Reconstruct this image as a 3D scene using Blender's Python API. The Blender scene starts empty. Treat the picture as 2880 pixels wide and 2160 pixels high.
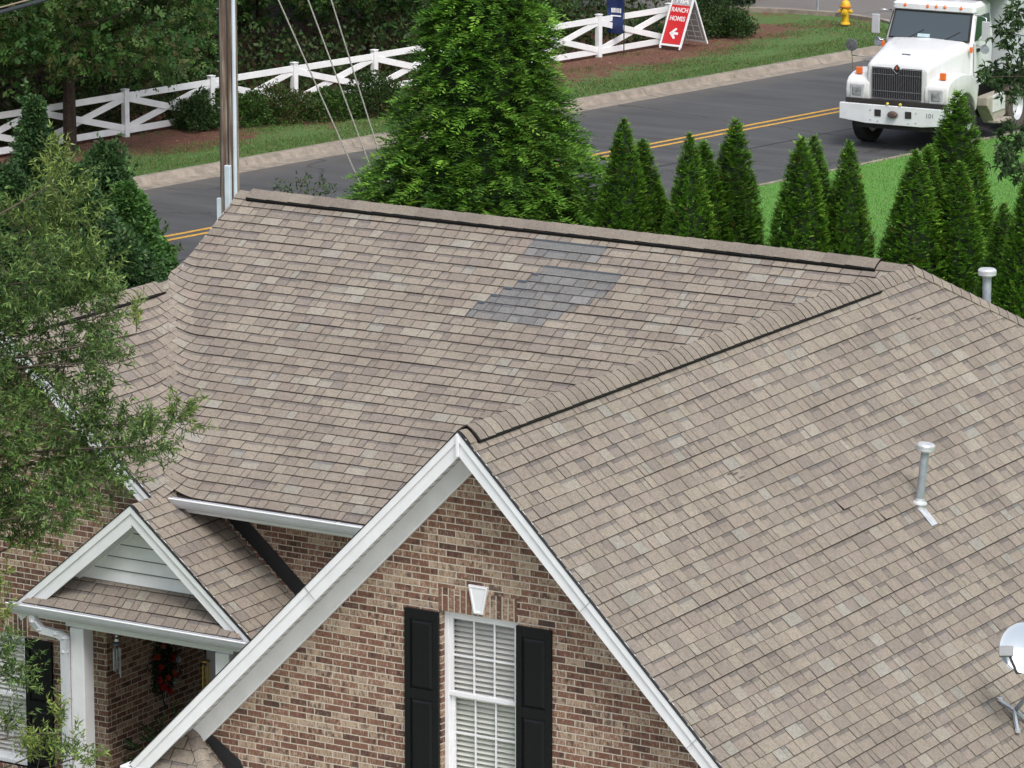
import bpy, bmesh, math, random
import numpy as np
from mathutils import Vector, Matrix
random.seed(7); RNG = np.random.default_rng(7)
S = bpy.context.scene
COL = S.collection
R = math.radians
# ---------------------------------------------------------------- camera
cam = bpy.data.objects.new('camera', bpy.data.cameras.new('camera')); COL.objects.link(cam)
cam.location = (22.806, -36.554, 16.1)
cam.rotation_euler = (R(90 - 12.55), 0, R(31.3))
cam.data.sensor_width = 36; cam.data.lens = 165.0
cam.data.clip_start = 0.5; cam.data.clip_end = 2000
S.camera = cam
# ---------------------------------------------------------------- sky, sun, exposure
SUN_EL, SUN_AZ = 55, 128          # azimuth measured clockwise from +Y
w = bpy.data.worlds.new('World'); S.world = w; w.use_nodes = True
nt = w.node_tree; nt.nodes.clear()
sky = nt.nodes.new('ShaderNodeTexSky'); sky.sky_type = 'NISHITA'; sky.sun_disc = False
sky.sun_elevation = R(SUN_EL); sky.sun_rotation = R(SUN_AZ); sky.dust_density = 4; sky.ozone_density = 1
hs = nt.nodes.new('ShaderNodeHueSaturation'); hs.inputs['Saturation'].default_value = 0.50
bg = nt.nodes.new('ShaderNodeBackground'); bg.inputs[1].default_value = 0.15
wo = nt.nodes.new('ShaderNodeOutputWorld')
nt.links.new(sky.outputs[0], hs.inputs['Color']); nt.links.new(hs.outputs[0], bg.inputs[0]); nt.links.new(bg.outputs[0], wo.inputs[0])
sl = bpy.data.lights.new('sun', 'SUN'); sl.energy = 1.35; sl.angle = R(22); sl.color = (1, .97, .93)
so = bpy.data.objects.new('sun', sl); COL.objects.link(so)
sd = Vector((math.sin(R(SUN_AZ)) * math.cos(R(SUN_EL)), math.cos(R(SUN_AZ)) * math.cos(R(SUN_EL)), math.sin(R(SUN_EL))))
so.rotation_euler = sd.to_track_quat('Z', 'Y').to_euler(); so.location = (0, -20, 40)
S.view_settings.view_transform = 'Standard'; S.view_settings.look = 'None'
S.view_settings.exposure = 0.50; S.view_settings.gamma = 1
# ---------------------------------------------------------------- materials
def nodes(m): m.use_nodes = True; n = m.node_tree; n.nodes.clear(); return n
class NB:
    def __init__(s, m): s.t = nodes(m)
    def n(s, typ, **k):
        o = s.t.nodes.new(typ)
        for a, b in k.items(): setattr(o, a, b)
        return o
    def l(s, a, b): s.t.links.new(a, b)
    def val(s, sock, v):
        if hasattr(v, 'is_linked') or isinstance(v, bpy.types.NodeSocket): s.l(v, sock)
        else: sock.default_value = v
    def math(s, op, a, b=0.0, c=0.0):
        o = s.n('ShaderNodeMath', operation=op); s.val(o.inputs[0], a); s.val(o.inputs[1], b); s.val(o.inputs[2], c); return o.outputs[0]
    def mix(s, f, a, b, bt='MIX'):
        o = s.n('ShaderNodeMix', data_type='RGBA', blend_type=bt); s.val(o.inputs[0], f)
        s.val(o.inputs[6], a if not isinstance(a, tuple) else (*a, 1)[:4]); s.val(o.inputs[7], b if not isinstance(b, tuple) else (*b, 1)[:4]); return o.outputs[2]
    def noise(s, vec, scale, detail=3, rough=.5, out=0):
        o = s.n('ShaderNodeTexNoise'); 
        if vec is not None: s.l(vec, o.inputs['Vector'])
        o.inputs['Scale'].default_value = scale; o.inputs['Detail'].default_value = detail; o.inputs['Roughness'].default_value = rough
        return o.outputs[out]
    def ramp(s, f, pts):
        o = s.n('ShaderNodeValToRGB'); s.l(f, o.inputs[0]); e = o.color_ramp.elements
        while len(e) < len(pts): e.new(.5)
        for i, (p, c) in enumerate(pts): e[i].position = p; e[i].color = (*c, 1) if len(c) == 3 else c
        return o.outputs[0]
    def out(s, color, rough=.7, bump=None, bstr=.3, bdist=.01, **k):
        p = s.n('ShaderNodeBsdfPrincipled'); s.val(p.inputs['Base Color'], color if not isinstance(color, tuple) else (*color, 1)[:4]); s.val(p.inputs['Roughness'], rough)
        for a, b in k.items(): s.val(p.inputs[a.replace('_', ' ')], b)
        if bump is not None:
            b = s.n('ShaderNodeBump'); b.inputs['Strength'].default_value = bstr; b.inputs['Distance'].default_value = bdist
            s.l(bump, b.inputs['Height']); s.l(b.outputs[0], p.inputs['Normal'])
        o = s.n('ShaderNodeOutputMaterial'); s.l(p.outputs[0], o.inputs[0]); return p
MATS = {}
def mat(name, col, rough=.6, var=.12, nscale=6, bump=0, metallic=0, bdist=.004, **k):
    if name in MATS: return MATS[name]
    m = bpy.data.materials.new(name); b = NB(m)
    pos = b.n('ShaderNodeNewGeometry').outputs['Position']
    f = b.noise(pos, nscale, 5, .6)
    c2 = tuple(max(0, x * (1 - var * 2)) for x in col)
    c1 = tuple(min(1, x * (1 + var)) for x in col)
    c = b.mix(b.math('MULTIPLY_ADD', f, 1.6, -.3), c2, c1)
    b.out(c, rough, bump=b.noise(pos, nscale * 8, 3) if bump else None, bstr=bump, bdist=bdist, Metallic=metallic, **k)
    MATS[name] = m; return m
white = mat('white_paint', (.77, .78, .80), .45, .05, 3.5)
white_old = mat('white_vinyl', (.80, .81, .825), .5, .07, 3.5)
soffit_m = mat('soffit', (.68, .67, .66), .55, .06, 2)
gutter_m = mat('gutter_white', (.58, .60, .64), .3, .07, 3)
black_sh = mat('black_shutter', (.006, .007, .008), .5, .3, 30, bump=.25, bdist=.002, Specular_IOR_Level=.25)
flash_m = mat('black_flashing', (.012, .013, .016), .5, .2, 8)
dark_m = mat('dark_vent', (.004, .004, .004), 1.0, .3, 60, bump=.5)
galv = mat('galvanised', (.36, .40, .45), .45, .25, 7, metallic=.3)
galv_b = mat('galvanised_bright', (.60, .62, .65), .4, .18, 12, metallic=.3)
deck_m = mat('roof_deck', (.07, .056, .048), .9, .2, 5)
glass_m = mat('window_glass', (.03, .04, .045), .05, .0, 1)
blind_m = mat('blind_slats', (.74, .73, .68), .5, .06, 3)
dark_room = mat('dark_interior', (.02, .02, .022), .8)
orange = mat('amber_lens', (.75, .16, .03), .3, .1, 20)
rubber = mat('tyre_rubber', (.022, .021, .020), .85, .3, 12, bump=.3)
dusty = mat('dusty_tyre', (.10, .085, .07), .9, .3, 10, bump=.3)
chrome = mat('chrome', (.6, .6, .62), .18, .1, 8, metallic=1)
truck_w = mat('truck_white', (.70, .71, .735), .25, .04, 1.2, Coat_Weight=.4)
m_ = bpy.data.materials.new('truck_paint'); nb = NB(m_); pos = nb.n('ShaderNodeNewGeometry').outputs['Position']; sp_ = nb.n('ShaderNodeSeparateXYZ'); nb.l(pos, sp_.inputs[0])
dz_ = nb.n('ShaderNodeMapRange'); nb.l(nb.math('ADD', sp_.outputs[2], nb.math('MULTIPLY_ADD', nb.noise(pos, 3.5, 5, .65), 1.6, -.8)), dz_.inputs[0]); dz_.inputs[1].default_value = .7; dz_.inputs[2].default_value = 1.7; dz_.inputs[3].default_value = .5; dz_.inputs[4].default_value = 0
st_ = nb.n('ShaderNodeMapping'); nb.l(pos, st_.inputs[0]); st_.inputs['Scale'].default_value = (9, 9, 1.2)
nb.out(nb.mix(nb.math('MULTIPLY', nb.math('SUBTRACT', nb.noise(st_.outputs[0], 1.5, 4), .42), .5), nb.mix(dz_.outputs[0], (.68, .69, .71), (.40, .36, .30)), (.42, .40, .36)), .28, Coat_Weight=.35)
truck_w = m_; truck_g = mat('truck_body_grey', (.50, .53, .56), .5, .12, 3)
dirty_al = mat('dusty_aluminium', (.46, .42, .36), .5, .25, 6, metallic=.2)
under_m = mat('dark_chassis', (.025, .022, .02), .8, .3, 9)
grille_m = mat('dark_grille', (.02, .015, .02), .5, .2, 9)
winglass = mat('truck_glass', (.045, .062, .072), .06, .0, 1, Coat_Weight=.8)
yellow = mat('hydrant_yellow', (.72, .43, .02), .5, .15, 12)
orange2 = mat('hydrant_orange', (.62, .22, .03), .5, .15, 12)
red = mat('sign_red', (.56, .025, .03), .4, .04, 3)
signw = mat('sign_white', (.80, .81, .83), .5, .05, 5)
signg = mat('sign_grey', (.42, .42, .43), .6, .12, 9)
navy = mat('banner_navy', (.012, .028, .12), .6, .35, 3)
concrete = mat('concrete', (.27, .232, .19), .9, .26, 5, bump=.5)
bark = mat('bark', (.060, .042, .032), .95, .35, 14, bump=.6, bdist=.02)
twig_m = mat('twig', (.10, .08, .06), .9, .3, 14)
cable_m = mat('cable', (.035, .04, .05), .6, .3, 20)
wire_m = mat('guy_wire_steel', (.50, .47, .44), .6, .35, 40)
conduit = mat('grey_conduit', (.60, .67, .76), .45, .08, 4)
car_m = mat('dark_car_paint', (.015, .018, .03), .2, .1, 3, Coat_Weight=.6)
brass = mat('brass', (.35, .24, .08), .35, .2, 9, metallic=.7)
yline = mat('yellow_line', (.58, .33, .055), .8, .3, 14)
wooddoor = mat('white_door', (.55, .57, .6), .5, .05, 3)

def shingle_mat(name, tint=(1, 1, 1)):
    m = bpy.data.materials.new(name); b = NB(m)
    at = b.n('ShaderNodeAttribute', attribute_name='Col').outputs['Color']
    pos = b.n('ShaderNodeNewGeometry').outputs['Position']
    g = b.noise(pos, 95, 3, .75); g2 = b.noise(pos, 1.3, 4, .6); g3 = b.noise(pos, 26, 3, .7)
    c = b.mix(1, at, b.ramp(g, [(.30, (.60, .59, .60)), (.5, (1, 1, 1)), (.70, (1.38, 1.36, 1.32))]), 'MULTIPLY')
    c = b.mix(1, c, b.ramp(g3, [(.33, (.84, .83, .82)), (.6, (1.06, 1.06, 1.06))]), 'MULTIPLY')
    c = b.mix(1, c, b.ramp(g2, [(.35, (.90, .895, .89)), (.65, (1.06, 1.06, 1.06))]), 'MULTIPLY')
    b.out(c, .93, bump=g, bstr=.5, bdist=.003); return m
shin = shingle_mat('asphalt_shingle')
butt = mat('shingle_butt', (.062, .048, .042), .95, .3, 30)

def brick_mat(name, swap=False, bright=1.0):
    m = bpy.data.materials.new(name); b = NB(m)
    pos = b.n('ShaderNodeNewGeometry').outputs['Position']
    sp = b.n('ShaderNodeSeparateXYZ'); b.l(pos, sp.inputs[0])
    u = b.math('ADD', sp.outputs[0], sp.outputs[1]); v = sp.outputs[2]
    if swap: u, v = v, u
    BW, BH, MO = .2045, .0672, .0048
    if swap: BW = 9.0
    jit = b.noise(pos, 9, 2)
    u = b.math('ADD', u, b.math('MULTIPLY_ADD', jit, .007, -.0035)); v = b.math('ADD', v, b.math('MULTIPLY_ADD', b.noise(pos, 7, 2, out=0), .006, -.003))
    rowf = b.math('DIVIDE', v, BH); row = b.math('FLOOR', rowf)
    odd = b.math('MULTIPLY', b.math('FLOORED_MODULO', row, 2), .5)
    wob = b.n('ShaderNodeTexWhiteNoise', noise_dimensions='1D'); b.l(row, wob.inputs['W'])
    uf = b.math('ADD', b.math('ADD', b.math('DIVIDE', u, BW), odd), b.math('MULTIPLY', wob.outputs['Value'], .12)); col = b.math('FLOOR', uf)
    fu = b.math('SUBTRACT', uf, col); fv = b.math('SUBTRACT', rowf, row)
    du = b.math('MULTIPLY', b.math('MINIMUM', fu, b.math('SUBTRACT', 1, fu)), BW)
    dv = b.math('MULTIPLY', b.math('MINIMUM', fv, b.math('SUBTRACT', 1, fv)), BH)
    d = b.math('MINIMUM', du, dv)
    mort = b.n('ShaderNodeMapRange'); b.l(d, mort.inputs[0]); mort.inputs[1].default_value = MO - .0015; mort.inputs[2].default_value = MO + .0022
    mort = mort.outputs[0]
    cid = b.n('ShaderNodeCombineXYZ'); b.l(col, cid.inputs[0]); b.l(row, cid.inputs[1])
    wn = b.n('ShaderNodeTexWhiteNoise', noise_dimensions='3D'); b.l(cid.outputs[0], wn.inputs['Vector'])
    base = b.ramp(wn.outputs['Value'], [(0, (.080, .044, .033)), (.15, (.145, .067, .045)), (.45, (.180, .088, .058)), (.65, (.208, .110, .073)), (.82, (.195, .120, .082)), (.94, (.25, .160, .105)), (1, (.12, .070, .056))])
    # face wash: blotches and vertical streaks, different on every brick
    cu = b.n('ShaderNodeCombineXYZ'); b.l(b.math('MULTIPLY', u, 1.0), cu.inputs[0]); b.l(b.math('MULTIPLY', v, .38), cu.inputs[1]); b.l(b.math('MULTIPLY', wn.outputs['Value'], 37), cu.inputs[2])
    st = b.noise(cu.outputs[0], 52, 4, .7)
    sc = b.n('ShaderNodeSeparateColor'); b.l(wn.outputs['Color'], sc.inputs[0])
    amt = b.math('MULTIPLY', b.math('POWER', sc.outputs[0], 2.0), .20)
    crm = b.n('ShaderNodeMapRange'); b.l(b.math('ADD', st, amt), crm.inputs[0]); crm.inputs[1].default_value = .555; crm.inputs[2].default_value = .69
    c = b.mix(b.math('MULTIPLY', crm.outputs[0], .66), base, (.48, .38, .28))
    st2 = b.noise(cu.outputs[0], 21, 2, .5)
    drk = b.n('ShaderNodeMapRange'); b.l(b.math('ADD', st2, b.math('MULTIPLY', sc.outputs[1], .15)), drk.inputs[0]); drk.inputs[1].default_value = .63; drk.inputs[2].default_value = .75
    c = b.mix(b.math('MULTIPLY', drk.outputs[0], .75), c, (.045, .027, .024))
    mc = b.mix(b.noise(pos, 3, 4), (.46, .41, .33), (.60, .55, .46))
    c = b.mix(mort, mc, c)
    if bright != 1: c = b.mix(1, c, (bright,) * 3, 'MULTIPLY')
    h = b.math('ADD', mort, b.math('MULTIPLY', st, .25))
    b.out(c, .9, bump=h, bstr=.6, bdist=.006); return m
brick = brick_mat('brick_wall'); soldier = brick_mat('brick_soldier', True)

def leaf_mat(name, trans=.25):
    m = bpy.data.materials.new(name); b = NB(m)
    at = b.n('ShaderNodeAttribute', attribute_name='Col').outputs['Color']
    p = b.n('ShaderNodeBsdfPrincipled'); b.l(at, p.inputs['Base Color']); p.inputs['Roughness'].default_value = .55
    p.inputs['Specular IOR Level'].default_value = .3
    tr = b.n('ShaderNodeBsdfTranslucent'); b.l(at, tr.inputs[0]); mx = b.n('ShaderNodeMixShader'); mx.inputs[0].default_value = trans
    b.l(p.outputs[0], mx.inputs[1]); b.l(tr.outputs[0], mx.inputs[2]); o = b.n('ShaderNodeOutputMaterial'); b.l(mx.outputs[0], o.inputs[0]); return m
leafm = leaf_mat('foliage')
# ---------------------------------------------------------------- object helpers
def tag(o, label=None, cat=None, group=None, kind=None):
    if label: o['label'] = label
    if cat: o['category'] = cat
    if group: o['group'] = group
    if kind: o['kind'] = kind
    return o
def thing(name, loc, label, cat, group=None, rz=0):
    o = bpy.data.objects.new(name, None); COL.objects.link(o); o.location = loc; o.rotation_euler = (0, 0, rz)
    o.empty_display_size = .2
    return tag(o, label, cat, group)
class MB:
    """collects faces; world=True parts are given in world coordinates and shifted to the thing's origin"""
    def __init__(s): s.v = []; s.f = []; s.c = []; s.m = []
    def face(s, pts, mi=0, col=None):
        n = len(s.v); s.v += [tuple(p) for p in pts]; s.f.append(tuple(range(n, n + len(pts)))); s.m.append(mi)
        s.c += [col or (1, 1, 1)] * len(pts)
    def poly(s, vs, fs, mi=0, col=None):
        n = len(s.v); s.v += [tuple(p) for p in vs]; s.f += [tuple(i + n for i in f) for f in fs]; s.m += [mi] * len(fs); s.c += [col or (1, 1, 1)] * len(vs)
    def box(s, a, b, mi=0, M=None):
        x0, y0, z0 = a; x1, y1, z1 = b
        vs = [Vector(p) for p in ((x0, y0, z0), (x1, y0, z0), (x1, y1, z0), (x0, y1, z0), (x0, y0, z1), (x1, y0, z1), (x1, y1, z1), (x0, y1, z1))]
        if M is not None: vs = [M @ p for p in vs]
        s.poly(vs, [(0, 3, 2, 1), (4, 5, 6, 7), (0, 1, 5, 4), (1, 2, 6, 5), (2, 3, 7, 6), (3, 0, 4, 7)], mi)
    def beam(s, p, q, w, h, up=(0, 0, 1), mi=0):
        p = Vector(p); q = Vector(q); d = (q - p); L = d.length; d.normalize(); up = Vector(up); x = d.cross(up).normalized(); z = x.cross(d)
        M = Matrix((x, d, z)).transposed().to_4x4(); M.translation = p
        s.box((-w / 2, 0, -h / 2), (w / 2, L, h / 2), mi, M)
    def tube(s, pts, r, n=8, mi=0, cap=True):
        pts = [Vector(p) for p in pts]; rs = r if isinstance(r, (list, tuple)) else [r] * len(pts)
        rings = []; x = None
        for i, p in enumerate(pts):
            d = (pts[min(i + 1, len(pts) - 1)] - pts[max(i - 1, 0)]).normalized()
            x = (d.orthogonal() if x is None else (x - d * x.dot(d))).normalized(); y = d.cross(x)
            rings.append([p + (x * math.cos(2 * math.pi * k / n) + y * math.sin(2 * math.pi * k / n)) * rs[i] for k in range(n)])
        s.loft(rings, mi, cap)
    def loft(s, rings, mi=0, cap=True):
        n = len(rings[0]); vs = [p for r_ in rings for p in r_]; fs = []
        for i in range(len(rings) - 1):
            for k in range(n): fs.append((i * n + k, i * n + (k + 1) % n, (i + 1) * n + (k + 1) % n, (i + 1) * n + k))
        if cap: fs.append(tuple(range(n))[::-1]); fs.append(tuple(range((len(rings) - 1) * n, len(rings) * n)))
        s.poly(vs, fs, mi)
    def lathe(s, prof, n=20, mi=0, M=None, cap=True):
        rings = [[Vector((r * math.cos(2 * math.pi * k / n), r * math.sin(2 * math.pi * k / n), z)) for k in range(n)] for r, z in prof]
        if M is not None: rings = [[M @ p for p in r_] for r_ in rings]
        s.loft(rings, mi, cap)
    def prism(s, pts, vec, mi=0):
        """pts: planar outline; vec: extrusion"""
        vec = Vector(vec); n = len(pts); a = [Vector(p) for p in pts]; b = [p + vec for p in a]
        s.poly(a + b, [tuple(range(n))[::-1], tuple(range(n, 2 * n))] + [(i, (i + 1) % n, n + (i + 1) % n, n + i) for i in range(n)], mi)
    def build(s, name, mats, parent=None, world=True, bevel=0, smooth=False, col=False, segs=2):
        me = bpy.data.meshes.new(name); off = Vector((0, 0, 0))
        if parent is not None and world:
            q = parent
            while q is not None: off += q.location; q = q.parent
        me.from_pydata([tuple(Vector(p) - off) for p in s.v], [], s.f)
        for m_ in (mats if isinstance(mats, (list, tuple)) else [mats]): me.materials.append(m_)
        me.polygons.foreach_set('material_index', s.m)
        if col:
            a = me.color_attributes.new('Col', 'FLOAT_COLOR', 'POINT'); a.data.foreach_set('color', np.c_[np.array(s.c, float), np.ones(len(s.c))].ravel())
        if not col:
            bm = bmesh.new(); bm.from_mesh(me)
            if bevel: bmesh.ops.remove_doubles(bm, verts=bm.verts, dist=1e-5)
            bmesh.ops.recalc_face_normals(bm, faces=bm.faces)
            if bevel:
                es = [e for e in bm.edges if len(e.link_faces) == 2 and e.calc_face_angle(0) > .5]
                bmesh.ops.bevel(bm, geom=es, offset=bevel, segments=segs, profile=.5, affect='EDGES')
            bm.to_mesh(me); bm.free()
        o = bpy.data.objects.new(name, me); COL.objects.link(o)
        if smooth:
            me.shade_smooth()
            if smooth == 'auto':
                try: me.set_sharp_from_angle(angle=R(38))
                except Exception: pass
        if parent is not None: o.parent = parent
        return o
def ngon(name, pts, z, m, label=None):
    b = MB(); b.face([(x, y, z) for x, y in pts]); o = b.build(name, m); o['kind'] = 'structure'
    if label: o['label'] = label
    return o
def text(name, body, size, M, m, parent, ext=.002, align='CENTER', sx=1):
    c = bpy.data.curves.new(name, 'FONT'); c.body = body; c.size = size; c.extrude = ext; c.align_x = align; c.align_y = 'CENTER'; c.offset = size * .012
    o = bpy.data.objects.new(name, c); COL.objects.link(o)
    dg = bpy.context.evaluated_depsgraph_get(); me = bpy.data.meshes.new_from_object(o.evaluated_get(dg)); bpy.data.objects.remove(o)
    me.transform(Matrix.Diagonal((sx, 1, 1, 1))); me.transform(M); me.materials.clear(); me.materials.append(m)
    o = bpy.data.objects.new(name, me); COL.objects.link(o); o.parent = parent; return o
# ================================================================= GROUND, ROAD
U = np.array([.189, .982]); N_ = np.array([-.982, .189])
def rp(off, u): p = N_ * off + U * u; return (float(p[0]), float(p[1]))
def lawn_mat():
    m = bpy.data.materials.new('lawn'); b = NB(m); pos = b.n('ShaderNodeNewGeometry').outputs['Position']
    g = b.noise(pos, 28, 5, .7); g2 = b.noise(pos, 1.1, 4, .6); g3 = b.noise(pos, 7, 3, .6)
    c = b.ramp(g, [(.3, (.055, .165, .022)), (.5, (.105, .275, .042)), (.7, (.18, .37, .075))])
    c = b.mix(b.ramp(g2, [(.45, (0, 0, 0)), (.75, (.5, .5, .5))]), c, (.13, .20, .045))
    c = b.mix(b.ramp(g3, [(.62, (0, 0, 0)), (.8, (.5, .5, .5))]), c, (.05, .15, .02))
    b.out(c, .9, bump=g, bstr=1, bdist=.05); return m
def verge_mat():
    m = bpy.data.materials.new('clay_and_grass'); b = NB(m); pos = b.n('ShaderNodeNewGeometry').outputs['Position']
    g = b.noise(pos, 24, 5, .7); g2 = b.noise(pos, .55, 5, .62); g3 = b.noise(pos, 5, 4, .65)
    clay = b.ramp(g, [(.3, (.060, .024, .016)), (.55, (.165, .066, .042)), (.75, (.27, .13, .085))])
    gr = b.ramp(g, [(.3, (.045, .10, .018)), (.55, (.085, .175, .036)), (.75, (.17, .23, .07))])
    # distance from the kerb decides how much grass there is
    sp = b.n('ShaderNodeSeparateXYZ'); b.l(pos, sp.inputs[0])
    off = b.math('ADD', b.math('MULTIPLY', sp.outputs[0], -.982), b.math('MULTIPLY', sp.outputs[1], .189))
    uu = b.math('ADD', b.math('MULTIPLY', sp.outputs[0], .189), b.math('MULTIPLY', sp.outputs[1], .982))
    k = b.n('ShaderNodeMapRange'); b.l(off, k.inputs[0]); k.inputs[1].default_value = 37.0; k.inputs[2].default_value = 40.2; k.inputs[3].default_value = 1.05; k.inputs[4].default_value = .16
    k2 = b.n('ShaderNodeMapRange'); b.l(uu, k2.inputs[0]); k2.inputs[1].default_value = 50; k2.inputs[2].default_value = 58; k2.inputs[3].default_value = 0; k2.inputs[4].default_value = .55
    f = b.math('ADD', b.math('ADD', k.outputs[0], k2.outputs[0]), b.math('MULTIPLY_ADD', g2, 1.6, -.8)); f = b.math('ADD', f, b.math('MULTIPLY_ADD', g3, 1.5, -.8))
    mr = b.n('ShaderNodeMapRange'); b.l(f, mr.inputs[0]); mr.inputs[1].default_value = .38; mr.inputs[2].default_value = .62
    b.out(b.mix(mr.outputs[0], clay, gr), .95, bump=g, bstr=1, bdist=.05); return m
def asphalt_mat(name, a=(.038, .040, .046), bb=(.062, .064, .072)):
    m = bpy.data.materials.new(name); b = NB(m); pos = b.n('ShaderNodeNewGeometry').outputs['Position']
    mp = b.n('ShaderNodeMapping'); b.l(pos, mp.inputs[0]); mp.inputs['Rotation'].default_value = (0, 0, -R(79.1)); mp.inputs['Scale'].default_value = (.12, 1.1, 1)
    g = b.noise(mp.outputs[0], 1.6, 5, .6); f = b.noise(pos, 120, 2, .8); s2 = b.noise(pos, 3.1, 4, .7)
    c = b.mix(b.ramp(g, [(.35, (0, 0, 0)), (.68, (1, 1, 1))]), a, bb)
    c = b.mix(b.ramp(s2, [(.70, (0, 0, 0)), (.76, (.4, .4, .4))]), c, (.12, .115, .11))
    c = b.mix(1, c, b.ramp(f, [(.3, (.8, .8, .8)), (.7, (1.2, 1.2, 1.2))]), 'MULTIPLY')
    sp = b.n('ShaderNodeSeparateXYZ'); b.l(pos, sp.inputs[0]); off = b.math('ADD', b.math('MULTIPLY', sp.outputs[0], -.982), b.math('MULTIPLY', sp.outputs[1], .189))
    gd = b.n('ShaderNodeMapRange'); b.l(b.math('ADD', off, b.math('MULTIPLY_ADD', b.noise(pos, 2.2, 4), 1.2, -.6)), gd.inputs[0]); gd.inputs[1].default_value = 35.2; gd.inputs[2].default_value = 36.2; gd.inputs[3].default_value = 0; gd.inputs[4].default_value = .55
    c = b.mix(gd.outputs[0], c, (.12, .108, .095))
    vo = b.n('ShaderNodeTexVoronoi', feature='DISTANCE_TO_EDGE'); vm = b.n('ShaderNodeMapping'); b.l(pos, vm.inputs[0]); vm.inputs['Scale'].default_value = (1, 1, .01); vm.inputs['Rotation'].default_value = (0, 0, .2)
    wv_ = b.n('ShaderNodeVectorMath', operation='ADD'); b.l(vm.outputs[0], wv_.inputs[0]); b.l(b.noise(pos, .9, 4, .6, out=1), wv_.inputs[1]); b.l(wv_.outputs[0], vo.inputs['Vector']); vo.inputs['Scale'].default_value = .13
    ck = b.n('ShaderNodeMapRange'); b.l(vo.outputs['Distance'], ck.inputs[0]); ck.inputs[1].default_value = .0025; ck.inputs[2].default_value = .0045; ck.inputs[3].default_value = .6; ck.inputs[4].default_value = 0
    c = b.mix(ck.outputs[0], c, (.018, .018, .018))
    oil = b.n('ShaderNodeMapRange'); b.l(b.noise(pos, .8, 5, .7), oil.inputs[0]); oil.inputs[1].default_value = .62; oil.inputs[2].default_value = .72; oil.inputs[3].default_value = 0; oil.inputs[4].default_value = .45
    c = b.mix(oil.outputs[0], c, (.025, .025, .027))
    b.out(c, .85, bump=f, bstr=.2, bdist=.004); return m
lawn = lawn_mat(); verge = verge_mat(); asphalt = asphalt_mat('asphalt', (.050, .051, .054), (.078, .079, .082)); asphalt2 = asphalt_mat('worn_asphalt', (.15, .14, .135), (.21, .195, .185))
# ground: one sheet, falls one metre towards the front of the house
def gz(x, y):
    t = min(max((y - 12) / 9, 0), 1); t = t * t * (3 - 2 * t); return -1.0 + 1.0 * t
xs = [-400, -150, -80] + list(np.arange(-60, 61, 3)) + [90, 180, 400]; ys = [-300, -100, -50] + list(np.arange(-30, 8, 6)) + list(np.arange(10, 24, 1)) + list(np.arange(26, 100, 4)) + [140, 250, 500]
b = MB(); W = len(xs)
b.poly([(x, y, gz(x, y)) for y in ys for x in xs], [(j * W + i, j * W + i + 1, (j + 1) * W + i + 1, (j + 1) * W + i) for j in range(len(ys) - 1) for i in range(W - 1)])
o = b.build('ground', lawn); o['kind'] = 'structure'
ngon('added_driveway', [(-4.5, -12), (9, -12), (9, .2), (-4.5, .2)], -.98, mat('bounce_concrete', (.42, .40, .37), .9, .12, 2))  # unseen slab, added to keep green lawn bounce off the white trim
ngon('added_mulch', [(-13, 1.2), (-3.6, 1.2), (-3.6, 4.9), (-13, 4.9)], -.985, mat('bounce_mulch', (.11, .065, .045), .95, .3, 5))  # unseen bed, added so less lawn green reflects onto the house front
ngon('added_street', [(-90, -48), (90, -48), (90, -12), (-90, -12)], -.985, mat('bounce_asphalt', (.16, .158, .155), .9, .12, 1))  # unseen grey sheet, added to cut green bounce and reflections in the panes
ngon('road', [rp(27.7, -60), rp(27.7, 150), rp(36.15, 150), rp(36.15, -60)], .006, asphalt)
def vz(o_): return max(.02, .145 - (o_ - 36.76) * .031)
b = MB(); cols_ = [36.78, 37.2, 37.8, 38.6, 39.4, 40.2, 41, 42.5, 50]; ends_ = [54.4, 55.6, 56.5, 57.2, 57.6, 57.75, 57.75, 57.3, 53]
for i_ in range(8):
    for u0_, u1_ in ((-60, 20), (20, 40), (40, None)):
        e0, e1 = (u1_, u1_) if u1_ else (ends_[i_], ends_[i_ + 1])
        b.face([(*rp(cols_[i_], u0_), vz(cols_[i_])), (*rp(cols_[i_ + 1], u0_), vz(cols_[i_ + 1])), (*rp(cols_[i_ + 1], e1), vz(cols_[i_ + 1])), (*rp(cols_[i_], e0), vz(cols_[i_]))])
o = b.build('verge', verge); o['kind'] = 'structure'
ngon('forest_floor', [rp(50, -60), rp(50, 60), rp(120, 60), rp(120, -60)], .012, mat('forest_floor_soil', (.035, .024, .016), .95, .3, 3))
ngon('side_street', [rp(36.0, 52.5), rp(36.7, 53), rp(36.8, 54.4), rp(37.8, 56.4), rp(39.4, 57.55), rp(41.0, 57.75), rp(42.5, 57.3), rp(50, 53), rp(80, 40), rp(95, 70), rp(50, 95), rp(36.0, 90)], .016, asphalt2)
for a_, b_ in ((31.98, 32.10), (32.28, 32.40)):
    ngon('road_marking', [rp(a_, -60), rp(a_, 54), rp(b_, 54), rp(b_, -60)], .011, yline)
ngon('road_seam', [rp(30.5, -20), rp(30.46, 40), rp(30.5, 52), rp(30.54, 52), rp(30.50, 40), rp(30.53, -20)], .011, mat('tar_seam', (.018, .018, .02), .6))
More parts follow.
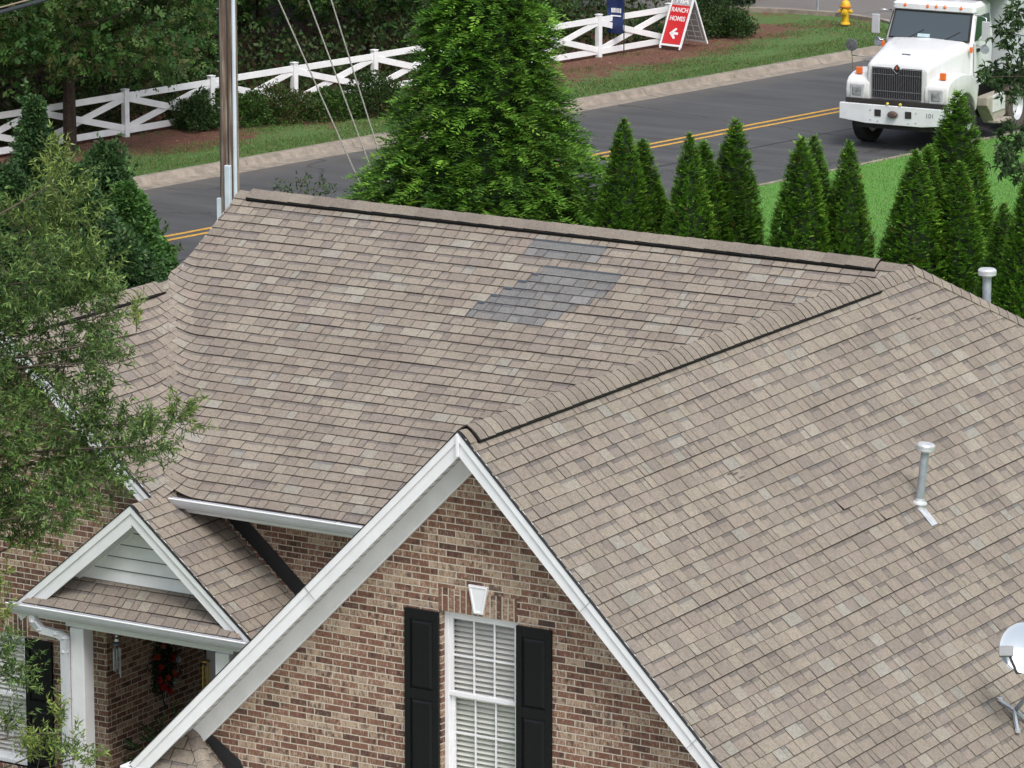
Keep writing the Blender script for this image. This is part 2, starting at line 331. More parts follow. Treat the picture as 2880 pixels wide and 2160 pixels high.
def kerb(o0, o1, u0, u1, inv=False):
    b = MB(); step = 3.05; u = u0; k = 0
    while u < u1:
        v = min(u + step, u1) - .012; j = .01 * math.sin(k * 2.3)
        prof = [(36.15, .008), (36.62, .022 + j * .3), (36.66, .05), (36.72, .15 + j * .4), (37.0, .165), (37.9, .15), (37.9, -.1), (36.15, -.1)] if not inv else [(27.72, -.1), (27.72, .012), (27.66, .03), (27.60, .02), (27.60, -.1)]
        if not inv: prof = [(36.15, .009), (36.50, .022 + j * .3), (36.54, .05), (36.60, .135 + j * .3), (36.66, .155), (36.80, .150), (36.80, -.1), (36.15, -.1)]
        A = [(*rp(o_, u), z) for o_, z in prof]; B = [(*rp(o_, v), z) for o_, z in prof]
        b.loft([A, B]); u += step; k += 1
    o = b.build('kerb', concrete); o['kind'] = 'structure'; return o
kerb(0, 0, -40, 54.6); kerb(0, 0, -40, 120, True)
# strip of kerb turning into the side street
b = MB(); C0 = (37.75, 54.6); ks = [(36.78, 54.62), (37.2, 55.6), (37.8, 56.5), (38.6, 57.2), (39.4, 57.6), (41.0, 57.8), (42.5, 57.35), (44.5, 56.2)]
rings = []
for i_, (a_, u_) in enumerate(ks):
    q0 = ks[max(i_ - 1, 0)]; q1 = ks[min(i_ + 1, len(ks) - 1)]; t_ = np.array([q1[0] - q0[0], q1[1] - q0[1]]); t_ /= np.hypot(*t_); nn = np.array([t_[1], -t_[0]]) * -1
    rings.append([(*rp(a_ + nn[0] * d_, u_ + nn[1] * d_), z_) for d_, z_ in ((.10, .0), (.08, .11), (.02, .13), (-.14, .125), (-.14, -.05))])
b.loft(rings); o = b.build('kerb', concrete); o['kind'] = 'structure'
# ================================================================= HOUSE
ZR, SM, KL = 6.046, 7 / 12, -2.44
house = thing('brick_house', (-3, 4, -1), 'single storey brown brick house with tan shingle roof, white gable trim and black shutters', 'house')
PAL = [((0.237, 0.206, 0.171), 30), ((0.229, 0.195, 0.165), 22), ((0.249, 0.219, 0.18), 20), ((0.217, 0.188, 0.16), 15), ((0.266, 0.244, 0.206), 6), ((0.2, 0.175, 0.154), 8), ((0.25, 0.238, 0.21), 4)]
PALG = [((.155, .156, .155), 34), ((.172, .173, .172), 24), ((.140, .141, .142), 16), ((.192, .194, .192), 9), ((.165, .158, .148), 6)]
def pick(rng, pal):
    t = rng.random() * sum(x for _, x in pal)
    for c, x in pal:
        t -= x
        if t <= 0: break
    j = rng.uniform(.94, 1.06); return tuple(v * j for v in c)
EXP = .143
def shingles(b, O, Uv, Vv, left, right, vmax, rng, pal=PAL, surf=None, cut=None, only=None, maxw=.34, band=.45, v0=0.0):
    """courses of laminated tabs on the plane O + u*Uv + v*Vv; left(v), right(v) bound each course"""
    O, Uv, Vv = Vector(O), Vector(Uv).normalized(), Vector(Vv).normalized(); Nn = Uv.cross(Vv); Nn = Nn if Nn.z > 0 else -Nn
    fold = surf or (lambda p: p)
    row = 0; v = v0
    while v < vmax - .01:
        e = min(EXP, vmax - v); v2 = v + e
        l0, r0, l1, r1 = left(v), right(v), left(v2), right(v2)
        rng2 = random.Random(row * 7919 + int(abs(O.x * 31)) + 5)
        spans = [(min(l0, l1), max(r0, r1))]
        cuts = cut(row) if cut else []
        if only: spans = only(row); cuts = []
        ph = rng2.uniform(0, .3)
        wav = rng2.uniform(-.004, .004)
        for (a, z_) in spans:
            u = a - (ph if not only else 0); 
            while u < z_ - 1e-4:
                wd = rng2.choice((.09, .12, .15, .17, .19, .21, .24, .28)); u2 = min(u + wd, z_)
                mid = (u + u2) / 2
                segs = [(max(u, a), u2)]
                for c0, c1 in cuts:
                    ns = []
                    for s0, s1 in segs:
                        if s1 <= c0 or s0 >= c1: ns.append((s0, s1)); continue
                        if s0 < c0: ns.append((s0, c0))
                        if s1 > c1: ns.append((c1, s1))
                    segs = ns
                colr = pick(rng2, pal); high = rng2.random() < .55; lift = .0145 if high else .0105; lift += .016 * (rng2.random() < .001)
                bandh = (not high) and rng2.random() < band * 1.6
                for s0, s1 in segs:
                    def P(uu, vv, h, L=None):
                        lo, hi = (l0 + (l1 - l0) * (vv - v) / e, r0 + (r1 - r0) * (vv - v) / e) if not only else (-1e9, 1e9)
                        uu = min(max(uu, lo), hi); p = O + Uv * uu + Vv * (vv + wav + .003 * math.sin(uu * 2.1 + row)); return fold(p) + Nn * h
                    if s1 - s0 < .006: continue
                    g = .0095
                    nseg = 1 if not surf else max(1, int((s1 - s0) / .06))
                    for q in range(nseg):
                        a0 = s0 + (s1 - s0) * q / nseg; a1 = s0 + (s1 - s0) * (q + 1) / nseg
                        if q == nseg - 1: a1 -= g
                        vm = v + e * (.72 if bandh else 1.0)
                        hm = lift * .3 if bandh else .002
                        A, B_ = P(a0, v, lift), P(a1, v, lift); C_, D = P(a1, vm, hm), P(a0, vm, hm)
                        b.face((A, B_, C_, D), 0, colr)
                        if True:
                            shade_line = tuple(x * .66 for x in colr); b.face((P(a0, v2 - .009, .0035), P(a1, v2 - .009, .0035), P(a1, v2, .0032), P(a0, v2, .0032)), 0, shade_line)  # shadow line under the next course, painted into the tab colour
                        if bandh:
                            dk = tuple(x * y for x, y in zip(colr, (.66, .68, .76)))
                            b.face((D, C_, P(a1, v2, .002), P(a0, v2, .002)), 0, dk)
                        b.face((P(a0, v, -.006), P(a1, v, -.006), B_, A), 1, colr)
                u = u2
        row += 1; v = v2
def slab(b, pts, th=.05, mi=2):
    n = (Vector(pts[1]) - Vector(pts[0])).cross(Vector(pts[2]) - Vector(pts[0])).normalized(); n = n if n.z > 0 else -n
    top = [Vector(p) - n * .006 for p in pts]; b.prism(top, -n * th, mi)
SH = [shin, butt, deck_m]
rg = random.Random(3)
# --- main roof, front slope (7:12), ridge along X
aM = math.atan(SM); cM, sM_ = math.cos(aM), math.sin(aM); ye = 5.07; ze = ZR - SM * (9.5 - ye)
def Mz(y): return ZR - SM * (9.5 - y)
def Lz(x): return KL - .85 * x
def smax(p):
    m, l = Mz(p.y), Lz(p.x); h_ = max(.30 - abs(m - l), 0); z = max(m, l) + h_ * h_ / (4 * .30)
    return Vector((p.x, p.y, p.z + (z - max(m, l)) + (max(m, l) - p.z)))
def smaxM(p):
    d = p.x - (KL - Mz(p.y)) / .85
    return p if d > 1.2 else Vector((p.x, p.y, smax(Vector((p.x, p.y, Mz(p.y)))).z + (p.z - Mz(p.y))))
def smaxL(p):
    m, l = Mz(p.y), Lz(p.x)
    return p if l - m > .9 else Vector((p.x, p.y, smax(Vector((p.x, p.y, l))).z + (p.z - l)))
def ML(v):
    y = ye + v * cM; xv = (KL - Mz(y)) / .85 - .10; return max(-9.04, xv) if y < 8.12 else -9.04
patch = {}
def rowy(y): return int(round((y - ye) / cM / EXP))
for y, x0, x1 in ((9.18, -4.75, -3.77), (9.05, -4.75, -3.77), (8.79, -4.38, -3.36), (8.67, -4.46, -3.36), (8.55, -4.58, -3.40), (8.42, -4.70, -3.50), (8.30, -4.80, -3.64), (8.17, -4.90, -3.76), (8.05, -4.92, -3.90)):
    patch[rowy(y) - 0] = [(x0, x1)]
b = MB()
slab(b, [(-9.04, 9.5, ZR), (0, 9.5, ZR), (-2.6, ye, ze), (-6.9, ye, ze), (-8.98, 8.1, Mz(8.1)), (-9.04, 8.1, Mz(8.1))])
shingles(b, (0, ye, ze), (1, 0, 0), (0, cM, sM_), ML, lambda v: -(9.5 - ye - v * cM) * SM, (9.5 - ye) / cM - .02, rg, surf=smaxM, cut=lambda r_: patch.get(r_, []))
roofM = b.build('roof_slope', SH, house, col=True)
b = MB()
shingles(b, (0, ye, ze), (1, 0, 0), (0, cM, sM_), lambda v: -20, lambda v: 20, (9.5 - ye) / cM - .02, rg, pal=PALG, only=lambda r_: patch.get(r_, []), band=.5)
rr = sorted(patch)
def mstrip(y, x0, x1, wd, c, h=.016, mi=0):
    s_ = Vector((0, -SM, 1)).normalized() * h; p = Vector((0, y, Mz(y)))
    b.face([Vector((x0, y, Mz(y))) + s_, Vector((x1, y, Mz(y))) + s_, Vector((x1, y + wd * cM, Mz(y + wd * cM))) + s_, Vector((x0, y + wd * cM, Mz(y + wd * cM))) + s_], mi, c)
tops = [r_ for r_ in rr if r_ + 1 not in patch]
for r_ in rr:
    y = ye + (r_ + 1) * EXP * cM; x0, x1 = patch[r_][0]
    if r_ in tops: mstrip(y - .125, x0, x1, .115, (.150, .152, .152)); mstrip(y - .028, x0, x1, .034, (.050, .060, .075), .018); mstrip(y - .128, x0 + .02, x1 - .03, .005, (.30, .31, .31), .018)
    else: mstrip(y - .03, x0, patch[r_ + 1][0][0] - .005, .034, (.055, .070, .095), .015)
o = b.build('replacement_shingles', [shin, butt], roofM, col=True); o['label'] = 'stepped patches of newer grey shingles'
# --- front gable roof (12:12), ridge along Y
q2 = math.sqrt(.5); XE = 4.02
b = MB()
slab(b, [(0, 0, ZR), (0, 9.5, ZR), (2.34, 13.5, ZR - 2.34), (XE, 13.5, ZR - XE), (XE, 0, ZR - XE)])
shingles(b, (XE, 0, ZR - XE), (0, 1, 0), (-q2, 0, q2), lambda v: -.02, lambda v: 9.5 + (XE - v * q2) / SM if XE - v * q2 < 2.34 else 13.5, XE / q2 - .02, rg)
roofF = b.build('roof_slope', SH, house, col=True)
b = MB(); XL = 3.89
slab(b, [(0, 0, ZR), (0, 9.5, ZR), (-2.58, ye, ze), (-XL, 3.0, ZR - XL), (-XL, 0, ZR - XL)])
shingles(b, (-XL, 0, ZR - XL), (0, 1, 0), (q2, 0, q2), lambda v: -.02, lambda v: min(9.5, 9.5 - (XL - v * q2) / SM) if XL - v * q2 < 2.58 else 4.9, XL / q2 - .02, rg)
b.build('roof_slope', SH, house, col=True)
# --- back slope
b = MB(); slab(b, [(-9.04, 9.5, ZR), (0, 9.5, ZR), (2.34, 13.5, ZR - 2.34), (-9.04, 13.5, ZR - 2.34)])
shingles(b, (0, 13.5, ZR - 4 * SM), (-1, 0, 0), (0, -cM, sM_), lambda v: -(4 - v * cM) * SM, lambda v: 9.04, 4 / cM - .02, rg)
b.build('roof_slope', SH, house, col=True)
# --- left gable roof, ridge along Y at x=-9
aL = math.atan(.85); XR = -9.0; ZL = Lz(XR); yf = 4.72
b = MB()
x_low = -6.93; slab(b, [(XR, yf, ZL), (XR, 8.1, ZL), (x_low, 5.25, Lz(x_low) + .0), (x_low, yf, Lz(x_low))])
def LR(v):
    x = x_low - v * math.cos(aL); return 9.5 - (ZR - Lz(x)) / SM + .05 - yf
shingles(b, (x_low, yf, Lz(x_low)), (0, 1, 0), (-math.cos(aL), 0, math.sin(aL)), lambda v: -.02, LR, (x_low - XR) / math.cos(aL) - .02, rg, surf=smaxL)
b.build('roof_slope', SH, house, col=True)
b = MB(); slab(b, [(XR, yf, ZL), (XR, 8.9, ZL), (XR - 2.3, 8.9, ZL - 1.955), (XR - 2.3, yf, ZL - 1.955)])
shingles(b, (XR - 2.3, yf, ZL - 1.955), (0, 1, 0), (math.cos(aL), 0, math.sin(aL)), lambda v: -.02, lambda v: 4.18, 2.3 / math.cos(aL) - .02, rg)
b.build('roof_slope', SH, house, col=True)
# --- porch gable roof, ridge along Y at x=-6.98
aP = math.atan(.83); XP, ZP, yp = -6.98, 3.50, 4.33
b = MB(); xe = -5.36
slab(b, [(XP, yp, ZP), (XP, 5.5, ZP), (xe, 5.5, ZP - .83 * (xe - XP)), (xe, yp, ZP - .83 * (xe - XP))])
shingles(b, (xe, yp, ZP - .83 * (xe - XP)), (0, 1, 0), (-math.cos(aP), 0, math.sin(aP)), lambda v: -.015, lambda v: 1.165, (xe - XP) / math.cos(aP) - .01, rg)
b.build('roof_slope', SH, house, col=True)
b = MB(); xw = -8.66
slab(b, [(XP, yp, ZP), (XP, 5.05, ZP), (xw, 5.05, ZP + .83 * (xw - XP)), (xw, yp, ZP + .83 * (xw - XP))])
shingles(b, (xw, yp, ZP + .83 * (xw - XP)), (0, 1, 0), (math.cos(aP), 0, math.sin(aP)), lambda v: -.015, lambda v: .71, (XP - xw) / math.cos(aP) - .01, rg)
b.build('roof_slope', SH, house, col=True)
# pent roof between gutter and gable siding
aE = math.atan2(.30, .40); b = MB()
slab(b, [(-8.45, 4.25, 2.2), (-5.51, 4.25, 2.2), (-5.86, 4.65, 2.5), (-8.1, 4.65, 2.5)])
shingles(b, (-8.6, 4.25, 2.2), (1, 0, 0), (0, math.cos(aE), math.sin(aE)), lambda v: 1.62 - (1.50 - .72 * v), lambda v: 1.62 + (1.50 - .72 * v), .50, rg)
b.build('pent_roof', SH, house, col=True)
# --- ridge vents and caps
def caps(name, P0, D, length, A, B_, lift, wd, v0=None, v1=None, expo=EXP, rng=None, lab=None, tone=1.0):
    """cap shingles over a ridge; between v0 and v1 they ride on a black vent strip"""
    P0, D, A, B_ = Vector(P0), Vector(D).normalized(), Vector(A).normalized(), Vector(B_).normalized()
    nA = D.cross(A); nA = nA if nA.z > 0 else -nA; nB = D.cross(B_); nB = nB if nB.z > 0 else -nB
    up = (nA + nB).normalized(); b = MB(); rng = rng or random.Random(5)
    def ring(t, h, w_):
        p = P0 + D * t
        return [p + A * w_ + nA * h, p + A * w_ * .55 + nA * (h + .004), p + A * w_ * .22 + nA * (h * .9) + up * .004, p + up * (h * .95 - .004), p + B_ * w_ * .22 + nB * (h * .9) + up * .004, p + B_ * w_ * .55 + nB * (h + .004), p + B_ * w_ + nB * h]
    t = 0
    while t < length - .01:
        t2 = min(t + expo, length); m = (t + t2) / 2; on = v0 is not None and v0 < m < v1
        h = lift if on else .012; w_ = wd if on else wd * .93
        if v0 is not None:
            if t < v0 < t2: t2 = v0; h, w_ = .012, wd * .93
            elif t < v1 < t2: t2 = v1; h, w_ = lift, wd
        c = tuple(x * tone for x in pick(rng, PAL[:4])); j = rng.uniform(-.004, .004)
        r0 = ring(t, h + .009 + j * .5, w_ + j); r1 = ring(t2, h + .001, w_ + j)
        for k in range(6): b.face((r0[k], r0[k + 1], r1[k + 1], r1[k]), 0, c)
        rb = ring(t, h - .006, w_ + j)
        for k in range(6): b.face((rb[k], rb[k + 1], r0[k + 1], r0[k]), 1, c)
        for k in (() if on else (0, 6)): b.face((r0[k], r1[k], ring(t2, max(h - .012, 0), w_ + j)[k], ring(t, max(h - .012, 0), w_ + j)[k]), 0, tuple(x * .8 for x in c))
        t = t2
    o = b.build(name, [shin, butt], house, col=True)
    if v0 is not None:
        b = MB()
        for X_, n_ in ((A, nA), (B_, nB)):
            for k in range(3):
                hh = lift * (.95 - .33 * k)
                b.poly([P0 + D * t_ + X_ * w_ + n_ * h_ for t_ in (v0, v1) for w_, h_ in ((.02, -.0), (wd + .015 - .009 * k, 0.0), (wd + .015 - .009 * k, hh - .004), (.02, hh - .002))],
                       [(0, 1, 2, 3), (7, 6, 5, 4), (0, 4, 5, 1), (1, 5, 6, 2), (2, 6, 7, 3), (3, 7, 4, 0)])
        vo = b.build('vent_strip', dark_m, o)
    return o
caps('ridge_vent', (-9.04, 9.5, ZR), (1, 0, 0), 9.0, (0, -cM, -sM_), (0, cM, -sM_), .047, .155, .19, 8.66, expo=.30, tone=.82)
caps('ridge_vent', (0, .0, ZR), (0, 1, 0), 9.45, (q2, 0, -q2), (-q2, 0, -q2), .045, .165, .13, 8.5, tone=.93)
caps('ridge_vent', (XR, yf, ZL), (0, 1, 0), 3.45, (math.cos(aL), 0, -math.sin(aL)), (-math.cos(aL), 0, -math.sin(aL)), .045, .155, .15, 2.95, tone=.9)
caps('ridge_cap', (XP, yp, ZP), (0, 1, 0), .9, (math.cos(aP), 0, -math.sin(aP)), (-math.cos(aP), 0, -math.sin(aP)), .012, .13)
hd = Vector((2.34, 4.0, -2.34)).normalized(); ha = Vector((0, -1, 0)); nF = Vector((q2, 0, q2)); nB = Vector((0, sM_, cM))
hA = hd.cross(nF); hA = hA if hA.x > 0 else -hA; hA = hA if hA.dot(Vector((0, -1, 0))) > 0 else -hA
hB = hd.cross(nB); hB = hB if hB.y > 0 else -hB
hB = -hB if hB.x > 0 else hB
caps('hip_cap', (0, 9.5, ZR + .004), hd, 5.1, hA, hB, .012, .15)
# --- white rake trim: fascia board in two steps, soffit, frieze board
def rake(x0, z0, dx, dz, yf_, yb, face=.19, name='rake_board', frieze=.2, par=house, mitre=True, soff=True):
    """rake running from the apex (x0,z0) by (dx,dz); front face at yf_, wall at yb"""
    L = math.hypot(dx, dz); d = Vector((dx / L, 0, dz / L)); n = Vector((d.z, 0, -d.x)); n = n if n.z > 0 else -n; A = Vector((x0, 0, z0)); sl = abs(dz / dx)
    def band(o0, o1, ya, yb_, end=L):
        # offsets measured square to the slope, mitred at the apex in the vertical plane
        def pt_(s, o_, y): 
            p = A + d * s - n * o_
            if s == 0: p = Vector((x0, 0, z0 - o_ / math.cos(math.atan(sl))))
            return Vector((p.x, y, p.z))
        e0 = end
        return [pt_(0, o0, ya), pt_(e0, o0, ya), pt_(e0, o1, ya), pt_(0, o1, ya)], Vector((0, yb_ - ya, 0))
    b = MB(); b.prism(*band(-.004, face * .36, yf_ - .03, yf_ + .02)); b.prism(*band(face * .36, face, yf_ - .012, yf_ + .02)); b.prism(*band(-.012, -.003, yf_ - .036, yf_ + .0), mi=1)
    b.build(name, [white, flash_m], par)
    if soff:
        b = MB(); b.prism(*band(.10, .115, yf_ + .021, yb)); 
        k = 0
        b.build('soffit', soffit_m, par)
        b = MB()
        for s_ in np.arange(.15, L - .05, .11):
            p, v_ = band(.115, .120, yf_ + .03, yb - .01); q = A + d * float(s_) - n * .117; 
            b.beam((q.x, yf_ + .03, q.z), (q.x + .0, yb - .03, q.z), .012, .006, up=n)
        b.build('soffit_groove', mat('soffit_groove', (.38, .38, .38), .7), par)
    if frieze:
        b = MB(); b.prism(*band(.118, .118 + frieze, yb - .03, yb + .0)); b.prism(*band(.118 + frieze, .118 + frieze + .02, yb - .04, yb))
        b.build('frieze_board', white_old, par)
rake(0, ZR, -3.88, -3.88, 0, .35, face=.165, frieze=.155); rake(0, ZR, XE - .02, -(XE - .02), 0, .35, face=.165, frieze=.155)
for x_ in (-1.75, 1.45, 2.6):
    b = MB(); q_ = ZR - abs(x_); sg_ = 1 if x_ > 0 else -1; b.beam((x_, -.0335, q_ + .0), (x_ - sg_ * .115, -.0335, q_ - .115 - .0), .003, .006, up=(0, 1, 0)); b.build('board_joint', mat('siding_lap', (.16, .165, .17), .8), house)
b = MB(); b.prism([(-.012, -.05, ZR - .02), (.012, -.05, ZR - .02), (.012, -.05, ZR - .23), (-.012, -.05, ZR - .23)], (0, .03, 0)); b.build('corner_cover', white_old, house)
rake(XR, ZL, 2.06, -1.751, yf, 5.05, face=.15, frieze=.06); rake(XR, ZL, -2.3, -1.955, yf, 5.05, face=.15, frieze=.06)
rake(XP, ZP, 1.62, -1.345, yp, 4.65, face=.165, frieze=.05); rake(XP, ZP, -1.68, -1.394, yp, 4.65, face=.19, frieze=.05)
# left rake of the main roof and hip end
b = MB()
b.prism([(-9.04, 8.0, Mz(8.0) - .02), (-9.04, 9.5, ZR - .02), (-9.04, 9.5, ZR - .2), (-9.04, 8.0, Mz(8.0) - .2)], (-.025, 0, 0)); b.prism([(-9.04, 9.5, ZR - .02), (-9.04, 13.4, ZR - 2.3), (-9.04, 13.4, ZR - 2.48), (-9.04, 9.5, ZR - .2)], (-.025, 0, 0)); b.build('rake_board', white, house)
# --- brick walls
def wall(name, pts, vec, m=brick, lab=None):
    b = MB(); b.prism(pts, vec); o = b.build(name, m, house)
    if lab: o['label'] = lab
    return o
def wall_hole(name, outline_top, x0, x1, y, zb, hole, th=.12):
    """brick wall facing -Y with one opening; outline_top(x) gives its top edge"""
    hx0, hx1, hz0, hz1 = hole; b = MB()
    def seg(a, c, z0f, z1f):
        xs_ = [a] + [t for t in (outline_top.peak,) if a < t < c] + [c]
        for i in range(len(xs_) - 1):
            p, q = xs_[i], xs_[i + 1]
            z0a, z0b = z0f(p), z0f(q); z1a, z1b = z1f(p), z1f(q)
            for yy in (y,): b.face([(p, yy, z0a), (q, yy, z0b), (q, yy, z1b), (p, yy, z1a)])
    T = outline_top; f0 = lambda x: zb
    seg(x0, hx0, f0, T); seg(hx1, x1, f0, T); seg(hx0, hx1, lambda x: hz1, T); seg(hx0, hx1, f0, lambda x: hz0)
    # reveals
    for P in ([(hx0, y, hz0), (hx0, y + th, hz0), (hx0, y + th, hz1), (hx0, y, hz1)], [(hx1, y, hz0), (hx1, y + th, hz0), (hx1, y + th, hz1), (hx1, y, hz1)], [(hx0, y, hz1), (hx1, y, hz1), (hx1, y + th, hz1), (hx0, y + th, hz1)], [(hx0, y, hz0), (hx1, y, hz0), (hx1, y + th, hz0), (hx0, y + th, hz0)]): b.face(P)
    return b.build(name, brick, house)
class Top:
    def __init__(s, x, z, k): s.peak, s.z, s.k = x, z, k
    def __call__(s, x): return s.z - s.k * abs(x - s.peak)
wall_hole('gable_wall', Top(0, ZR - .20, 1.0), -3.42, 3.62, .35, -1.0, (-.432, .432, 2.45, 4.165))
wall('side_wall', [(3.62, .35, -1), (3.62, 13.1, -1), (3.62, 13.1, 2.2), (3.62, .35, 2.2)], (-.1, 0, 0))
wall('side_wall', [(-3.42, .35, -1), (-3.42, 7.0, -1), (-3.42, 7.0, 3.3), (-3.42, 5.3, 3.3), (-3.42, 4.8, 2.4), (-3.42, .35, 2.4)], (.1, 0, 0))
wall('back_wall', [(-9, 13.1, -1), (3.62, 13.1, -1), (3.62, 13.1, 3.5), (-9, 13.1, 3.5)], (0, -.1, 0))
wall('header_wall', [(-7.3, 5.5, 2.15), (-2.9, 5.5, 2.15), (-2.9, 5.5, 3.42), (-7.3, 5.5, 3.42)], (0, .1, 0))
wall_hole('left_gable_wall', Top(XR, ZL - .17, .85), -11.0, -7.886, 5.05, -1.0, (-9.87, -9.035, -.05, 1.53))
wall('left_gable_wall', [(-7.886, 5.05, 2.16), (-7.05, 5.05, 2.16), (-7.05, 5.05, Lz(-7.05) - .17), (-7.886, 5.05, Lz(-7.886) - .17)], (0, .1, 0))
wall('porch_side_wall', [(-7.886, 5.0505, -1), (-7.886, 7.0, -1), (-7.886, 7.0, 2.15), (-7.886, 5.0505, 2.15)], (-.1, 0, 0))
wall('porch_back_wall', [(-7.75, 7.0, -1), (-3.4, 7.0, -1), (-3.4, 7.0, 2.15), (-7.75, 7.0, 2.15)], (0, .1, 0))
wall('side_wall', [(-11.0, 5.06, -1), (-11.0, 13.1, -1), (-11.0, 13.1, 3.2), (-11.0, 5.06, 3.2)], (.1, 0, 0))
b = MB(); b.box((-7.88, 4.45, 2.13), (-3.5, 6.99, 2.16)); b.build('porch_ceiling', mat('porch_ceiling', (.35, .35, .34), .6), house)
b = MB(); b.box((-8.1, 3.6, -1.0), (-3.5, 7.0, -.72)); b.build('porch_floor', concrete, house)
b = MB(); b.box((-10.8, 5.7, 2.4), (3.5, 13.0, 2.45)); b.build('attic_floor', deck_m, house)
b = MB()
b.box((-.455, .344, 4.165), (.425, .36, 4.395)); b.build('soldier_course', soldier, house)
b = MB(); b.box((-9.9, 5.044, 1.53), (-8.98, 5.06, 1.76)); b.build('soldier_course', soldier, house)
b = MB(); b.box((-9.92, 5.0, -.14), (-9.0, 5.1, -.05)); b.build('brick_sill', soldier, house)
# --- window: frame, two sashes with grilles, glass, blinds
def window(x0, x1, z0, z1, y, slat=.052, tilt=38, railz=None):
    wn = bpy.data.objects.new('window', None); COL.objects.link(wn); wn.parent = house; wn.location = Vector(((x0 + x1) / 2, y, z0)) - Vector(house.location)
    f = .05; rz = railz or (z0 + z1) / 2
    b = MB(); b.box((x0, y - .03, z0), (x0 + f, y + .06, z1)); b.box((x1 - f, y - .03, z0), (x1, y + .06, z1)); b.box((x0 + f, y - .031, z1 - f), (x1 - f, y + .06, z1)); b.box((x0 + f, y - .031, z0), (x1 - f, y + .06, z0 + f)); b.build('frame', white, wn, bevel=.006)
    b = MB(); a0, a1 = x0 + f, x1 - f; s = .035; 
    b.box((a0, y - .012, rz), (a0 + s, y + .02, z1 - f)); b.box((a1 - s, y - .012, rz), (a1, y + .02, z1 - f)); b.box((a0 + s, y - .013, z1 - f - s), (a1 - s, y + .02, z1 - f)); b.box((a0, y - .022, rz - .025), (a1, y + .024, rz + .02)); b.build('upper_sash', white, wn, bevel=.004)
    b = MB(); b.box((a0, y + .012, z0 + f), (a0 + s + .008, y + .04, rz - .026)); b.box((a1 - s - .008, y + .012, z0 + f), (a1, y + .04, rz - .026)); b.box((a0 + s, y + .011, z0 + f), (a1 - s, y + .04, z0 + f + .055)); b.build('lower_sash', white, wn, bevel=.004)
    b = MB()
    for (za, zb, yy) in ((rz + .02, z1 - f - s, y + .006), (z0 + f + .055, rz - .026, y + .030)):
        for k in (1, 2):
            xx = a0 + s + (a1 - a0 - 2 * s) * k / 3; b.box((xx - .009, yy - .004, za), (xx + .009, yy + .004, zb))
        zm = (za + zb) / 2; b.box((a0 + s, yy - .0055, zm - .009), (a1 - s, yy + .0025, zm + .009))
    b.build('muntin', white, wn)
    b = MB(); b.face([(a0, y + .018, rz), (a1, y + .018, rz), (a1, y + .018, z1 - f), (a0, y + .018, z1 - f)]); b.face([(a0, y + .038, z0 + f), (a1, y + .038, z0 + f), (a1, y + .038, rz), (a0, y + .038, rz)]); b.build('pane', pane_m, wn)
    b = MB(); z = z0 + f; c_, s_ = math.cos(R(tilt)), math.sin(R(tilt)); hw = slat * .55
    while z < z1 - f:
        yy = y + .085; b.poly([(a0, yy - hw * c_, z - hw * s_), (a1, yy - hw * c_, z - hw * s_), (a1, yy, z + .004), (a0, yy, z + .004), (a1, yy + hw * c_, z + hw * s_), (a0, yy + hw * c_, z + hw * s_)], [(0, 1, 2, 3), (3, 2, 4, 5)]); z += slat
    b.build('blind', blind_m, wn)
    b = MB(); b.face([(x0 - .1, y + .16, z0 - .1), (x1 + .1, y + .16, z0 - .1), (x1 + .1, y + .16, z1 + .1), (x0 - .1, y + .16, z1 + .1)]); b.build('room_darkness', dark_room, wn)
    return wn
pane_m = bpy.data.materials.new('pane'); nb = NB(pane_m)
g1 = nb.n('ShaderNodeBsdfTransparent'); g1.inputs[0].default_value = (.95, .955, .96, 1); g2 = nb.n('ShaderNodeBsdfGlossy'); g2.inputs['Roughness'].default_value = .03; fr = nb.n('ShaderNodeLayerWeight'); fr.inputs[0].default_value = .25
mxs = nb.n('ShaderNodeMixShader'); nb.l(nb.math('MULTIPLY_ADD', nb.math('POWER', fr.outputs[1], 3.0), .6, .09), mxs.inputs[0]); nb.l(g1.outputs[0], mxs.inputs[1]); nb.l(g2.outputs[0], mxs.inputs[2]); oo = nb.n('ShaderNodeOutputMaterial'); nb.l(mxs.outputs[0], oo.inputs[0])
window(-.432, .432, 2.45, 4.163, .44, railz=3.33); window(-9.87, -9.035, -.05, 1.528, 5.13, railz=.78)
def shutter(x0, x1, z0, z1, y):
    b = MB(); b.box((x0, y - .028, z0), (x1, y - .012, z1))
    st = .062; zr = z0 + (z1 - z0) * .515; gaps = [(z0 + .09, zr - .05), (zr + .05, z1 - .10)]
    for a_, c_ in ((x0, x0 + st), (x1 - st, x1)): b.box((a_, y - .044, z0), (c_, y - .02, z1))
    for a_, c_ in ((z0, gaps[0][0]), (gaps[0][1], gaps[1][0]), (gaps[1][1], z1)): b.box((x0 + st, y - .0435, a_), (x1 - st, y - .02, c_))
    sh = b.build('shutter', black_sh, house, bevel=.003)
    for a_, c_ in gaps:
        b = MB(); X0, X1, Z0, Z1 = x0 + st + .002, x1 - st - .002, a_ + .002, c_ - .002; g = .035
        rings = [[(X0, y - .029, Z0), (X1, y - .029, Z0), (X1, y - .029, Z1), (X0, y - .029, Z1)], [(X0 + .008, y - .030, Z0 + .008), (X1 - .008, y - .030, Z0 + .008), (X1 - .008, y - .030, Z1 - .008), (X0 + .008, y - .030, Z1 - .008)], [(X0 + g, y - .047, Z0 + g), (X1 - g, y - .047, Z0 + g), (X1 - g, y - .047, Z1 - g), (X0 + g, y - .047, Z1 - g)]]
        b.loft(rings); b.build('raised_panel', black_sh, sh)
    return sh
shutter(-.826, -.440, 2.40, 4.148, .35); shutter(.437, .826, 2.40, 4.146, .35); shutter(-9.026, -8.645, -.10, 1.52, 5.05)
